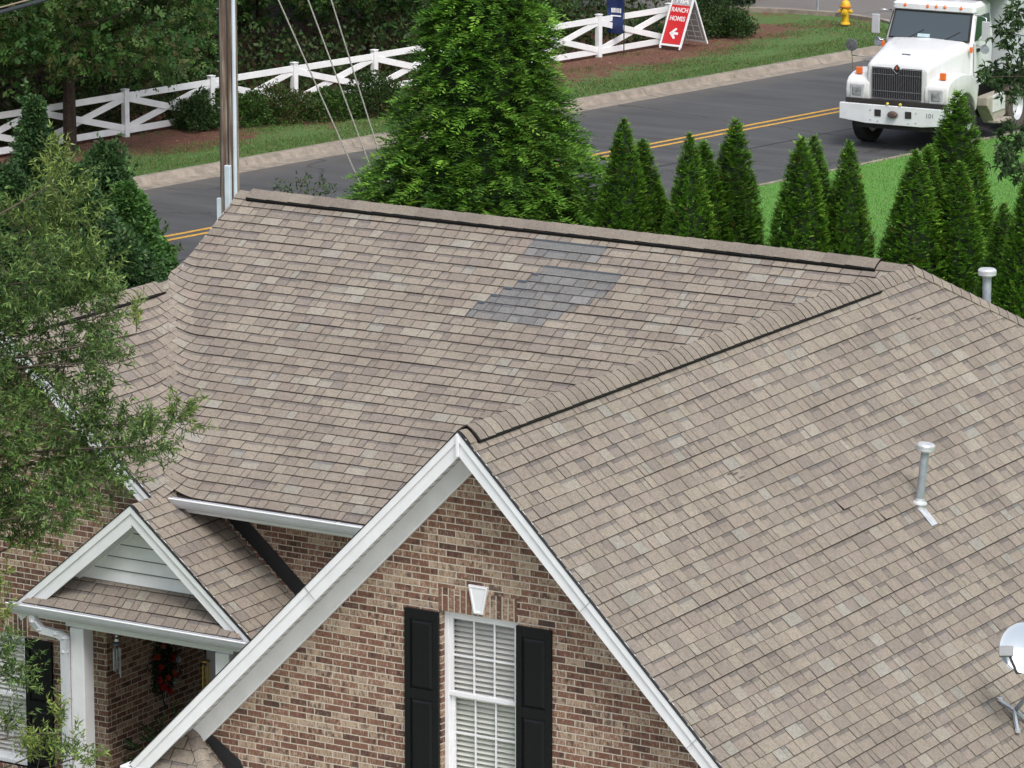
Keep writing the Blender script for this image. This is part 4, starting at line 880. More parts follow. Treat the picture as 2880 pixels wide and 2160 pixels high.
# broad-leaved tree reaching in from the right edge
ct = thing('broadleaf_tree', (-7.9, 34.1, 0), 'dark broad-leaved tree reaching in from the right edge beside the truck', 'tree')
CB = [(-9.6, 32.64, 5.42, 0.28), (-9.74, 32.47, 5.08, 0.25), (-9.5, 32.49, 4.75, 0.25), (-10.01, 32.67, 4.39, 0.26), (-9.6, 32.48, 4.27, 0.30), (-9.77, 31.77, 4.44, 0.10), (-9.95, 33.29, 3.16, 0.32), (-9.83, 32.64, 2.99, 0.28), (-9.63, 32.92, 2.79, 0.25), (-9.21, 31.8, 1.71, 0.13), (-8.5, 34.2, 3.65, .5), (-8.0, 33.9, 4.6, .6), (-7.8, 34.6, 5.6, .7), (-8.2, 33.6, 6.4, .6)]
Lf = Leaves(); b = MB(); b.tube([(-7.9, 34.1, -.1), (-7.85, 34.1, 3), (-8.0, 33.9, 6.8)], [.11, .07, .015], 8)
for (x, y, z, r_) in CB:
    c0 = np.array([x, y, z]); branch(b, (-7.9, 34.1, max(z - .5, .8)), c0, .02, .006, .08)
    for q in range(int(24 * (r_ / .28) ** 2) + 3):
        d = RNG.normal(size=3); d /= np.linalg.norm(d); s_ = c0 + d * r_ * RNG.random() ** .45; m_ = 9; ang = RNG.uniform(0, 6.28, m_); e1 = nrm(RNG.normal(size=3)); ax = rv(m_) * .8 + np.array([0, 0, -.35]) + d * .4
        Lf.add(s_ + rv(m_) * .01, ax, rv(m_) + np.array([.3, -.3, .6]), RNG.uniform(.10, .18, m_), RNG.uniform(.035, .055, m_), pickc(m_, [(.034, .068, .026), (.050, .095, .034), (.066, .12, .04), (.11, .14, .065)], [4, 4, 2, .6]), .25)
b.build('trunk', bark, ct); Lf.build('crown', ct, off=ct.location)
# sapling tips showing over the main ridge
sp_ = thing('sapling', (-11.9, 14.9, -.6), 'thin sapling whose leafy tips show above the ridge right of the utility pole', 'sapling')
Lf = Leaves(); b = MB(); b.tube([(-11.9, 14.9, -.6), (-11.7, 14.6, 3), (-11.3, 14.3, 4.9)], [.04, .02, .004], 6)
for (dx, dz) in ((-.28, .05), (-.2, .0), (.0, .12), (.06, .05), (.22, .08), (.3, .0), (-.1, -.1), (.12, -.12)):
    c0 = np.array([-11.29 + dx, 14.2 + dx * .5, 5.12 + dz]); branch(b, (-11.5, 14.4, 4.2), c0, .01, .003, .08); m_ = 26
    Lf.add(c0 + RNG.normal(size=(m_, 3)) * .07, rv(m_) + np.array([0, 0, .3]), rv(m_), RNG.uniform(.05, .09, m_), RNG.uniform(.02, .035, m_), pickc(m_, [(.05, .085, .03), (.09, .13, .05), (.035, .065, .025)]))
b.build('trunk', twig_m, sp_); Lf.build('crown', sp_, off=sp_.location)
# shrubs along the fence and the A-frame sign
SHR = [((-30.7, 45.9), .62, .85, 'dense clipped boxwood in front of the fence, left of the big tree', [(.020, .048, .010), (.032, .068, .013), (.05, .09, .018), (.03, .05, .015)]),
 ((-31.3, 45.1), .60, .55, 'leafy green shrub left of the boxwood', [(.035, .085, .015), (.055, .12, .02), (.024, .05, .013), (.09, .13, .03)]),
 ((-32.0, 44.3), .60, .55, 'shrub with reddish twigs in the middle of the fence planting', [(.035, .080, .016), (.055, .10, .02), (.09, .055, .03), (.08, .12, .03)]),
 ((-32.5, 43.5), .55, .6, 'green shrub just right of the utility pole', [(.035, .090, .015), (.055, .12, .02), (.024, .05, .013), (.09, .14, .03)]),
 ((-33.0, 42.6), .45, .6, 'creeper climbing the fence post left of the utility pole', [(.025, .060, .015), (.04, .08, .02), (.02, .04, .013), (.06, .10, .03)]),
 ((-30.75, 60.6), .75, .85, 'round dark shrub behind the A-frame sign', [(.022, .055, .013), (.035, .075, .017), (.018, .035, .012), (.05, .09, .022)]),
 ((-29.95, 60.1), .55, .5, 'low spreading shrub right of the A-frame sign', [(.028, .065, .015), (.045, .09, .02), (.02, .04, .012), (.07, .10, .03)])]
for (x, y), r_, h, lab, cols in SHR:
    e = thing('shrub', (x, y, .1), lab, 'shrub', 'shrubs along the white fence'); n = 6500; Lf = Leaves(); d = rv(n); d[:, 2] = abs(d[:, 2]); f = lumps(9); am = .18 if 'boxwood' in lab else .62
    p = d * np.array([r_ * 1.15, r_ * 1.15, h]) * (np.maximum(.25, 1 + am * f(d * 2.6)) * (1 - .5 * RNG.random(n) ** 1.6))[:, None]
    Lf.add(p, d + rv(n) * .9, rv(n), RNG.uniform(.04, .085, n), RNG.uniform(.022, .045, n), pickc(n, cols, [4, 3, 2, 1]) * (1 + .25 * f(d * 4))[:, None]); Lf.build('leaves', e)
    b = MB()
    for k in range(7): a = k * .9; branch(b, (0, 0, -.1), (math.cos(a) * r_ * .6, math.sin(a) * r_ * .6, h * .7), .012, .004)
    b.build('stems', twig_m, e, world=False)
# tufts: verge and lawn
def tufts(name, n, pos, z, cols, L, lab, cat):
    Lf = Leaves(); P = pos(n); n = len(P); o__ = P @ N_; P3 = np.c_[P, np.where(o__ > 36, np.maximum(.02, .145 - (o__ - 36.76) * .031), z)]; Lf.add(P3, rv(n) * .55 + np.array([0, 0, 1.]), rv(n), RNG.uniform(.5, 1.3, n) * L, L * .22, pickc(n, cols), .3); o = Lf.build(name); tag(o, lab, cat, kind='stuff')
def pv(n):
    o_ = 36.8 + 4.3 * RNG.random(n); u_ = RNG.uniform(24, 57, n); k = (np.sin(u_ * 1.7 + o_ * 2.3) + np.sin(u_ * .8 - o_ * 3.1) + .9 * RNG.normal(size=n) > .9 * (o_ - 38.2)) | (o_ < 37.6) | (u_ > 55.3) & (RNG.random(n) < .5); k &= ~((u_ > 54.5) & (u_ - 54.5 > (o_ - 36.8) * 1.05 + .2)); o_, u_ = o_[k], u_[k]
    return np.stack([N_[0] * o_ + U[0] * u_, N_[1] * o_ + U[1] * u_], 1)
tufts('verge_grass', 75000, pv, .11, [(.05, .12, .022), (.075, .165, .032), (.11, .17, .045), (.19, .17, .08)], .06, 'patchy short grass on the red clay verge', 'grass')
def pl_(n):
    o_ = RNG.uniform(17, 27.75, n); u_ = RNG.uniform(26, 56, n); k = (N_[1] * o_ + U[1] * u_ > 25); o_, u_ = o_[k], u_[k]; return np.stack([N_[0] * o_ + U[0] * u_, N_[1] * o_ + U[1] * u_], 1)
tufts('lawn_grass', 150000, pl_, .0, [(.095, .28, .04), (.135, .36, .055), (.07, .21, .03), (.21, .40, .10)], .05, 'bright mown grass of the lawn beside the road', 'grass')
def litter(n):
    o_ = 37.6 + 3.2 * RNG.random(n) ** .7; u_ = RNG.uniform(26, 55, n); return np.stack([N_[0] * o_ + U[0] * u_, N_[1] * o_ + U[1] * u_], 1)
Lf = Leaves(); P = litter(5000); n = len(P); Lf.add(np.c_[P, np.maximum(.02, .145 - (P @ N_ - 36.76) * .031) + .008], rv(n) * np.array([1, 1, .15]), rv(n) * np.array([1, 1, .2]), RNG.uniform(.03, .16, n), RNG.uniform(.008, .02, n), pickc(n, [(.16, .085, .05), (.26, .17, .10), (.08, .05, .035), (.33, .22, .12)])); tag(Lf.build('leaf_litter'), 'fallen twigs and leaves on the red clay below the fence', 'leaf litter', kind='stuff')
# ================================================================= FENCE
fn = thing('white_fence', (*rp(40.9, 41.4), 0), 'white crossbuck board fence running along the far side of the road', 'fence')
us = [33.98 + 2.472 * k for k in range(-4, 8)]
def fp(u, off, z): x, y = rp(40.9 + off, u); return (x, y, z)
for u in us:
    b = MB(); c = fp(u, 0, 0); M = Matrix.Translation(c) @ Matrix.Rotation(R(79.1), 4, 'Z'); b.box((-.06, -.06, -.05), (.06, .06, 1.0), 0, M); b.box((-.072, -.072, 1.0), (.072, .072, 1.02), 0, M); b.build('post', white_old, fn, bevel=.004)
for i in range(len(us) - 1):
    a, c = us[i] + .055, us[i + 1] - .055
    for (z0, z1, off) in ((.88, .88, .0), (.16, .16, .0), (.20, .82, .012), (.82, .20, -.014)):
        b = MB(); b.beam(fp(a, off, z0 + RNG.uniform(-.01, .01)), fp(c, off, z1 + RNG.uniform(-.01, .01)), .03, .135); b.build('rail', white_old, fn, bevel=.003)
# ================================================================= UTILITY POLE, WIRES
up = thing('utility_pole', (-22.42, 28.55, 0), 'weathered brown wooden utility pole with a pale conduit beside it', 'pole')
pm = bpy.data.materials.new('pole_wood'); nb = NB(pm); pos = nb.n('ShaderNodeNewGeometry').outputs['Position']; mp = nb.n('ShaderNodeMapping'); nb.l(pos, mp.inputs[0]); mp.inputs['Scale'].default_value = (14, 14, .55)
n1 = nb.noise(mp.outputs[0], 1.0, 5, .65); n2 = nb.noise(pos, .9, 3, .6)
cc = nb.ramp(n1, [(.30, (.06, .034, .024)), (.44, (.17, .11, .080)), (.54, (.30, .24, .195)), (.66, (.48, .42, .36))]); cc = nb.mix(nb.ramp(n2, [(.45, (0, 0, 0)), (.6, (.55, .55, .55))]), cc, (.10, .058, .042)); nb.out(cc, .9, bump=n1, bstr=.8, bdist=.02)
b = MB(); b.tube([(-22.42, 28.55, -.2), (-22.42, 28.55, 11.5)], [.165, .135], 20); b.build('pole', pm, up, smooth='auto')
b = MB(); b.tube([(-22.22, 28.42, 0), (-22.22, 28.42, 11)], .034, 10); b.build('conduit', conduit, up, smooth='auto')
b = MB(); b.box((-22.40, 28.34, 0), (-22.29, 28.42, 2.35)); b.build('cable_guard', conduit, up, bevel=.015)
b = MB(); b.box((-22.62, 28.42, 0), (-22.53, 28.50, 1.75)); b.build('cable_guard', conduit, up, bevel=.01)
b = MB(); b.tube([(-22.575, 28.49, 0), (-22.57, 28.49, 11)], .009, 5); b.build('ground_wire', cable_m, up)
b = MB(); b.tube([(-22.345, 28.40, 2.3), (-22.345, 28.40, 11)], .014, 5); b.build('ground_wire', cable_m, up)
for z in (3.3, 4.1, 5.0, 5.8):
    b = MB(); b.box((-22.60, 28.465, z), (-22.55, 28.475, z + .02)); b.build('wire_staple', galv, up)
for i, (p, z, lab) in enumerate((((-21.11, 31.87, 0), 6.88, 'leftmost of the three thin guy wires right of the utility pole'), ((-21.15, 32.22, 0), 8.61, 'middle guy wire of the three right of the utility pole'), ((-21.33, 32.68, 0), 10.57, 'rightmost guy wire of the three, nearest the big conical tree'))):
    g = thing('guy_wire', p, lab, 'guy wire', 'guy wires holding the utility pole'); b = MB(); q = (-22.35, 28.65, z); b.tube([p, q], .013, 6); b.build('wire', wire_m, g)
    b = MB(); d = (Vector(q) - Vector(p)).normalized(); b.tube([Vector(p) + d * .1, Vector(p) + d * .55], .02, 6); b.build('anchor_rod', galv, g)
cb = MB(); A_ = Vector((-21.9, 4.0, 5.55)); Z_ = Vector((-22.42, 28.4, 6.05)); pts = [A_ + (Z_ - A_) * t + Vector((0, 0, -.25 * math.sin(math.pi * t))) for t in np.linspace(0, 1, 14)]
ca = thing('overhead_cable', tuple(Z_), 'thick overhead telephone cable crossing the top left corner', 'cable'); cb.tube(pts, .034, 8); cb.build('cable', cable_m, ca)
cb = MB(); cb.tube([p + Vector((0, 0, .075)) for p in pts], .012, 6); cb.build('support_strand', mat('strand', (.30, .24, .18), .6), ca)
# ================================================================= A-FRAME SIGN, BANNER, HYDRANT
sg = thing('sandwich_board', (-29.93, 57.85, .11), 'white A-frame sign with a red RANCH HOMES panel and a left arrow', 'sign', rz=R(-8))
def tilt(y0, y1, h): # panel leaning from (y0,0) to (y1,h)
    a = math.atan2(y1 - y0, h); return Matrix.Translation((0, y0, 0)) @ Matrix.Rotation(-a, 4, 'X'), math.hypot(h, y1 - y0)
for y0, nm in ((-.52, 'front_panel'), (.52, 'back_panel')):
    M, L = tilt(y0, 0, 1.12); s_ = -1 if y0 < 0 else 1; b = MB()
    b.box((-.31, -.02, 0), (-.275, .02, L), 0, M); b.box((.275, -.02, 0), (.31, .02, L), 0, M); b.box((-.275, -.019, .03), (.275, .019, .07), 0, M); b.box((-.275, -.019, L - .03), (.275, .019, L), 0, M)
    b.box((-.275, -.008, .07), (.275, .008, L - .03), 1, M)
    if s_ > 0:
        for zz in (.16, .3, .46, .62, .8): b.box((-.22, -.016, zz), (.22, -.008, zz + .02), 0, M)
        for xx in (-.22, 0, .2): b.box((xx, -.0165, .12), (xx + .02, -.008, .9), 0, M)
    else:
        for xx in (-.29, .27): b.box((xx, -.02, -.04), (xx + .025, .02, 0), 0, M)
    pn = b.build(nm, [signw, signg], sg, world=False)
    if s_ < 0:
        b = MB(); b.box((-.262, -.014, .085), (.262, -.009, L - .21), 0, M); rd = b.build('red_panel', red, pn, world=False)
        F_ = M @ Matrix.Rotation(R(90), 4, 'X')
        text('lettering', 'RANCH', .155, F_ @ Matrix.Translation((0, L - .33, .0165)), signw, rd, sx=.88); text('lettering', 'HOMES', .155, F_ @ Matrix.Translation((0, L - .54, .0165)), signw, rd, sx=.86)
        text('lettering', 'MiA', .22, F_ @ Matrix.Translation((.01, L - .10, .0145)), signw, pn, sx=1.0)
        b = MB(); zc = .34
        for pts_ in ([(-.12, zc), (.02, zc + .13), (.065, zc + .13), (.065, zc + .085), (-.03, zc)], [(-.12, zc), (-.03, zc), (.065, zc - .085), (.065, zc - .13), (.02, zc - .13)], [(-.07, zc - .03), (.13, zc - .03), (.13, zc + .03), (-.07, zc + .03)]):
            b.prism([M @ Vector((x, -.0142, z)) for x, z in pts_], M.to_3x3() @ Vector((0, -.002, 0)))
        b.build('arrow', signw, rd, world=False)
bn = thing('feather_banner', (-30.55, 56.15, .1), 'navy feather banner with a white emblem on a dark pole in front of the fence', 'banner')
b = MB(); b.tube([(-30.55, 56.15, .05), (-30.55, 56.15, 3.3)], .013, 8); b.build('pole', mat('banner_pole', (.03, .03, .04), .4), bn)
b = MB(); n = 16; R0 = []; 
dirx = Vector((-math.cos(R(12)), -math.sin(R(12)), 0)); nx_ = Vector((math.sin(R(12)), -math.cos(R(12)), 0))
def bp(u, v): return Vector((-30.55, 56.15, .1)) + dirx * (u * (.40 if v < 2.6 else .40 - (v - 2.6) * .5) + .01) + Vector((0, 0, .44 + v)) + nx_ * (.035 * math.sin(u * 5 + v * 3.2) + .02 * math.sin(v * 9))
vs = []; fs = []; H_ = 2.75
for j in range(29):
    for i in range(9): vs.append(bp(i / 8, H_ * j / 28))
for j in range(28):
    for i in range(8): k = j * 9 + i; fs.append((k, k + 1, k + 10, k + 9))
b.poly(vs, fs); fb = b.build('fabric', navy, bn, smooth=True)
def on_banner(b, u, v, w_, h_): b.poly([bp(u, v) + nx_ * .012, bp(u + w_, v) + nx_ * .012, bp(u + w_, v + h_) + nx_ * .012, bp(u, v + h_) + nx_ * .012], [(0, 1, 2, 3)])
for u, wd in ((.14, .10), (.27, .07), (.37, .09), (.49, .05), (.57, .09), (.69, .08)):
    b = MB(); on_banner(b, u, .47, wd, .105); b.build('lettering', signw, fb)
b = MB(); on_banner(b, .14, .385, .66, .030); b.build('lettering', signw, fb)
b = MB()
for k in range(20):
    a0, a1 = 2 * math.pi * k / 20, 2 * math.pi * (k + 1) / 20
    b.poly([bp(.46 + .17 * math.cos(a) * r_, .98 + .085 * math.sin(a) * r_) + nx_ * .012 for a, r_ in ((a0, 1), (a1, 1), (a1, .55), (a0, .55))], [(0, 1, 2, 3)])
on_banner(b, .40, .855, .09, .05); on_banner(b, .28, .865, .07, .05); on_banner(b, .54, .875, .06, .04); b.build('emblem', signw, fb)
hy = thing('fire_hydrant', (-28.3, 62.85, .1), 'yellow fire hydrant with orange bonnet rim on the grass corner', 'hydrant', rz=R(20)); hy.scale = (1.0, 1.0, .95)
b = MB(); b.lathe([(.12, 0), (.12, .03), (.10, .04), (.10, .05), (.085, .06), (.085, .36), (.095, .38), (.095, .43)], 24); b.build('barrel', yellow, hy, world=False, smooth='auto')
b = MB(); b.lathe([(.135, .43), (.14, .44), (.14, .465), (.125, .475)], 24); b.build('bonnet_flange', orange2, hy, world=False, smooth='auto')
b = MB(); b.lathe([(.115, .475), (.112, .52), (.09, .575), (.05, .605), (.022, .61), (.022, .65), (.0, .655)], 20); b.build('bonnet', yellow, hy, world=False, smooth='auto')
for ang, rr in ((0, .045), (180, .045), (-90, .06)):
    b = MB(); M = Matrix.Rotation(R(ang), 4, 'Z') @ Matrix.Translation((.07, 0, .33)) @ Matrix.Rotation(R(90), 4, 'Y'); b.lathe([(rr, 0), (rr, .05), (rr + .012, .052), (rr + .012, .085), (rr * .5, .095), (.015, .095), (.015, .12), (0, .12)], 14, M=M); b.build('nozzle_cap', yellow, hy, world=False, smooth='auto')
po = thing('metal_post', (-30.17, 65.0, .02), 'thin grey metal post on the far edge of the side street', 'post'); b = MB(); b.tube([(0, 0, 0), (0, 0, 2.6)], .03, 8); b.build('post', galv, po, world=False); b = MB(); b.box((-.22, -.04, 2.1), (.22, -.03, 2.6)); b.build('sign_back', signg, po, world=False)
# ================================================================= CAR (only its wheel and sill reach into the frame)
cr = thing('parked_car', (-33.6, 66.3, .02), 'dark car on the side street, cut by the top edge', 'car', rz=R(28))
secs = []
for y, zb, zt, wt_ in ((-2.2, .35, .55, .70), (-2.1, .25, .72, .82), (-1.4, .22, .86, .89), (-.8, .22, .95, .9), (-.2, .22, 1.38, .9), (.6, .22, 1.45, .9), (1.3, .22, 1.36, .9), (1.9, .25, 1.0, .87), (2.2, .35, .85, .78)):
    wr = wt_ * (.72 if zt > 1.2 else .93); zs = .9 if zt > 1.2 else zt - .1
    secs.append([(-wt_, y, zb), (-wt_, y, zs * .7), (-wt_ * .98, y, zs), (-wr, y, zt - .04), (-wr * .8, y, zt), (wr * .8, y, zt), (wr, y, zt - .04), (wt_ * .98, y, zs), (wt_, y, zs * .7), (wt_, y, zb)])
b = MB(); b.loft(secs); b.build('body', car_m, cr, world=False, smooth='auto')
b = MB(); b.loft([[(-.70, -.72, .98), (.70, -.72, .98), (.62, -.22, 1.34), (-.62, -.22, 1.34)], [(-.70, -.735, .995), (.70, -.735, .995), (.62, -.235, 1.355), (-.62, -.235, 1.355)]]); b.build('windscreen', winglass, cr, world=False)
for sx_ in (-1, 1):
    b = MB(); b.prism([(sx_ * .905, -.5, .95), (sx_ * .905, 1.5, .95), (sx_ * .72, 1.1, 1.32), (sx_ * .72, -.1, 1.32)], (sx_ * .01, 0, 0)); b.build('side_window', winglass, cr, world=False)
    for yy in (-1.4, 1.4):
        M = Matrix.Translation((sx_ * .78, yy, .33)) @ Matrix.Rotation(R(90), 4, 'Y'); b = MB(); b.lathe([(.2, -.11), (.31, -.11), (.33, -.08), (.33, .08), (.31, .11), (.2, .11)], 24, M=M, cap=False); wv = b.build('wheel', rubber, cr, world=False, smooth='auto')
        b = MB(); b.lathe([(.0, -.08), (.21, -.09), (.21, .09), (.0, .08)], 18, M=M); b.build('rim', galv, wv, world=False)
# ================================================================= TRUCK
tk = thing('dump_truck', (-19.40, 47.75, 0), 'white dump truck with vertical bar grille driving along the road', 'truck', rz=R(3.5))
def P_(b, name, m, par=None, **k): return b.build(name, m, par or tk, world=False, **k)
def ringx(y, w_, zb, zt, r_=.16, crown=.03):
    pts = [(-w_, y, zb)]
    for a in range(0, 91, 15): pts.append((-w_ + r_ - r_ * math.cos(R(a)), y, zt - r_ + r_ * math.sin(R(a))))
    pts.append((0, y, zt + crown))
    for a in range(90, -1, -15): pts.append((w_ - r_ + r_ * math.cos(R(a)), y, zt - r_ + r_ * math.sin(R(a))))
    pts.append((w_, y, zb)); return pts
b = MB(); b.loft([ringx(.15, .64, 1.0, 1.73, .09), ringx(.19, .68, 1.0, 1.80, .13), ringx(.32, .70, 1.0, 1.86, .16), ringx(.9, .77, 1.0, 1.97, .18), ringx(1.45, .87, 1.05, 2.06, .2), ringx(1.78, .92, 1.1, 2.09, .2)])
hood = P_(b, 'hood', truck_w, smooth='auto')
for sx_ in (-.42, .30):
    b = MB(); b.tube([(sx_, .3, 1.865), (sx_ * 1.2, 1.0, 1.975), (sx_ * 1.4, 1.6, 2.065)], [.01, .03, .02], 6); P_(b, 'hood_crease', truck_w, hood, smooth=True)
for sx_ in (-1, 1):
    b = MB(); x0, x1 = .60, 1.12; arch = [(1.06 + .62 * math.cos(R(a)), .52 + .62 * math.sin(R(a))) for a in range(15, 166, 12)]
    prof_ = [(.13, 1.0), (.10, 1.18), (.13, 1.36), (.22, 1.45), (.42, 1.52), (.9, 1.56), (1.35, 1.50), (1.75, 1.34), (1.78, 1.18)] + arch + [(.40, .80), (.16, .95)]
    prof_ = [(y, z) for y, z in prof_]; b.prism([(sx_ * x0, y, z) for y, z in prof_], (sx_ * (x1 - x0), 0, 0)); P_(b, 'fender', truck_w, smooth='auto', bevel=.035, segs=3)
    b = MB(); b.box((sx_ * .865 - .155, .085, 1.03), (sx_ * .865 + .155, .14, 1.33)); hb = P_(b, 'headlight', mat('lamp_bezel', (.42, .43, .45), .25), bevel=.02)
    b = MB(); b.box((sx_ * .865 - .10, .075, 1.09), (sx_ * .865 + .10, .10, 1.28)); P_(b, 'lens', mat('lamp_lens', (.30, .31, .32), .10, .5, 14, Coat_Weight=.8), hb, bevel=.02)
    b = MB(); b.box((sx_ * .92 - .065, .30, 1.50), (sx_ * .92 + .065, .36, 1.64)); P_(b, 'marker_light', orange, bevel=.012)
b = MB(); b.box((-.53, .125, 1.08), (.53, .16, 1.68)); gr = P_(b, 'grille', grille_m)
for k in range(21):
    x = -.49 + .98 * k / 20; b = MB(); b.box((x - .006, .105, 1.09), (x + .006, .125, 1.67 - (.0 if abs(x) > .1 else .09 * (1 - abs(x) / .1)))); P_(b, 'bar', mat('grille_bar', (.16, .16, .18), .35, .2, 20, metallic=.5), gr)
b = MB()
for a_, c_ in (((-.54, 1.07), (.54, 1.07)), ((-.54, 1.07), (-.54, 1.70)), ((.54, 1.07), (.54, 1.70)), ((-.54, 1.70), (-.12, 1.70)), ((.54, 1.70), (.12, 1.70)), ((-.12, 1.70), (0, 1.58)), ((.12, 1.70), (0, 1.58)), ((-.53, 1.22), (.53, 1.22)), ((-.53, 1.56), (-.05, 1.56)), ((.53, 1.56), (.05, 1.56))):
    b.tube([(a_[0], .115, a_[1]), (c_[0], .115, c_[1])], .011, 5)
P_(b, 'grille_surround', mat('grille_bar', (.16, .16, .18)), gr)
b = MB(); b.prism([(0, .10, 1.64), (.065, .10, 1.71), (0, .10, 1.78), (-.065, .10, 1.71)], (0, .03, 0)); em = P_(b, 'emblem', mat('emblem_dark', (.04, .03, .05), .4), hood)
b = MB(); b.prism([(0, .095, 1.67), (.022, .095, 1.71), (0, .095, 1.75), (-.022, .095, 1.71)], (0, .006, 0)); P_(b, 'emblem_centre', mat('emblem_orange', (.5, .12, .04), .4), em)
b = MB(); b.box((-.06, .50, 1.925), (.12, .53, 1.945)); P_(b, 'hood_badge', chrome, hood)
# bumper: deep, with cut-away lower corners
b = MB(); b.prism([(-1.19, -.04, .62), (-.62, -.04, .56), (.62, -.04, .56), (1.19, -.04, .62), (1.19, -.04, .95), (-1.19, -.04, .95)], (0, .06, 0));  bu = P_(b, 'bumper', mat('bumper_white', (.66, .68, .70), .4, .08, 3), bevel=.012)
b = MB(); b.box((-1.17, .025, .66), (-1.14, .32, .94)); P_(b, 'bumper_end', truck_g, bu); b = MB(); b.box((1.14, .025, .66), (1.17, .32, .94)); P_(b, 'bumper_end', truck_g, bu)
b = MB(); b.box((-1.10, .06, .95), (1.10, .30, 1.04)); b.box((-.9, .1, .45), (.9, 3.2, .62)); P_(b, 'chassis', under_m)
for x, wd in ((-.34, .14), (.33, .14)): b = MB(); b.box((x - wd / 2, -.055, .72), (x + wd / 2, -.03, .86)); P_(b, 'bumper_slot', under_m, bu, bevel=.01)
b = MB(); b.lathe([(.085, 0), (.10, .03), (.08, .09), (.05, .1)], 10, M=Matrix.Translation((0, -.04, .78)) @ Matrix.Rotation(R(90), 4, 'X') @ Matrix.Diagonal((1.2, .75, 1, 1))); P_(b, 'tow_hook', mat('tow_hook', (.09, .06, .05), .6), bu)
for x in (-.13, .15): b = MB(); b.lathe([(.03, 0), (.025, .03), (0, .035)], 10, M=Matrix.Translation((x, -.03, .99)) @ Matrix.Rotation(R(90), 4, 'X')); P_(b, 'fog_light', mat('small_yellow_light', (.75, .62, .12), .3), bu)
for x, z in ((-.5, .84), (-.5, .64), (-.34, .62), (.5, .84), (.5, .64), (.34, .62)): b = MB(); b.lathe([(.014, 0), (.012, .012), (0, .014)], 8, M=Matrix.Translation((x, -.04, z)) @ Matrix.Rotation(R(90), 4, 'X')); P_(b, 'bolt', galv, bu)
text('fleet_number', '101', .13, Matrix.Translation((.80, -.043, .80)) @ Matrix.Rotation(R(90), 4, 'X'), mat('faded_number', (.22, .23, .24), .6), bu, ext=.001)
# cab
def rr(z, y0, y1, w_, r_=.10):
    pts = []
    for cx0, cy0, a0 in ((w_ - r_, y1 - r_, 0), (-w_ + r_, y1 - r_, 90), (-w_ + r_, y0 + r_, 180), (w_ - r_, y0 + r_, 270)):
        for a in range(0, 91, 30): pts.append((cx0 + r_ * math.cos(R(a0 + a)), cy0 + r_ * math.sin(R(a0 + a)), z))
    return pts
b = MB(); b.loft([rr(1.16, 1.76, 2.88, .96), rr(2.08, 1.76, 2.88, .98), rr(2.62, 2.02, 2.86, .92), rr(2.66, 1.94, 2.86, .93), rr(2.76, 1.94, 2.86, .92), rr(2.84, 2.02, 2.80, .84)]); cab = P_(b, 'cab', truck_w, smooth='auto')
wsp = [(-.86, 1.745, 2.10), (.86, 1.745, 2.10), (.82, 1.985, 2.60), (-.82, 1.985, 2.60)]
b = MB(); b.prism([(-.90, 1.735, 2.07), (.90, 1.735, 2.07), (.86, 1.985, 2.63), (-.86, 1.985, 2.63)], (0, .02, .0)); P_(b, 'windshield_seal', under_m, cab)
b = MB(); b.prism([(x, y - .018, z) for x, y, z in wsp], (0, .008, 0)); ws = P_(b, 'windshield', winglass, cab)
for x_ in (-.45, .35):
    b = MB(); b.tube([(x_, 1.715, 2.09), (x_ + .32, 1.80, 2.27)], .008, 4); P_(b, 'wiper', under_m, cab)
b = MB(); b.prism([(-.25, 1.732, 2.125), (.02, 1.732, 2.125), (.02, 1.755, 2.19), (-.25, 1.755, 2.19)], (0, .003, 0)); P_(b, 'dash_papers', mat('dash_papers', (.45, .58, .62), .5), ws)
for x in (-.62, -.12, .07, .26, .62): b = MB(); b.lathe([(.045, 0), (.035, .025), (0, .035)], 12, M=Matrix.Translation((x, 1.96, 2.735)) @ Matrix.Rotation(R(60), 4, 'X')); P_(b, 'marker_light', orange, cab)
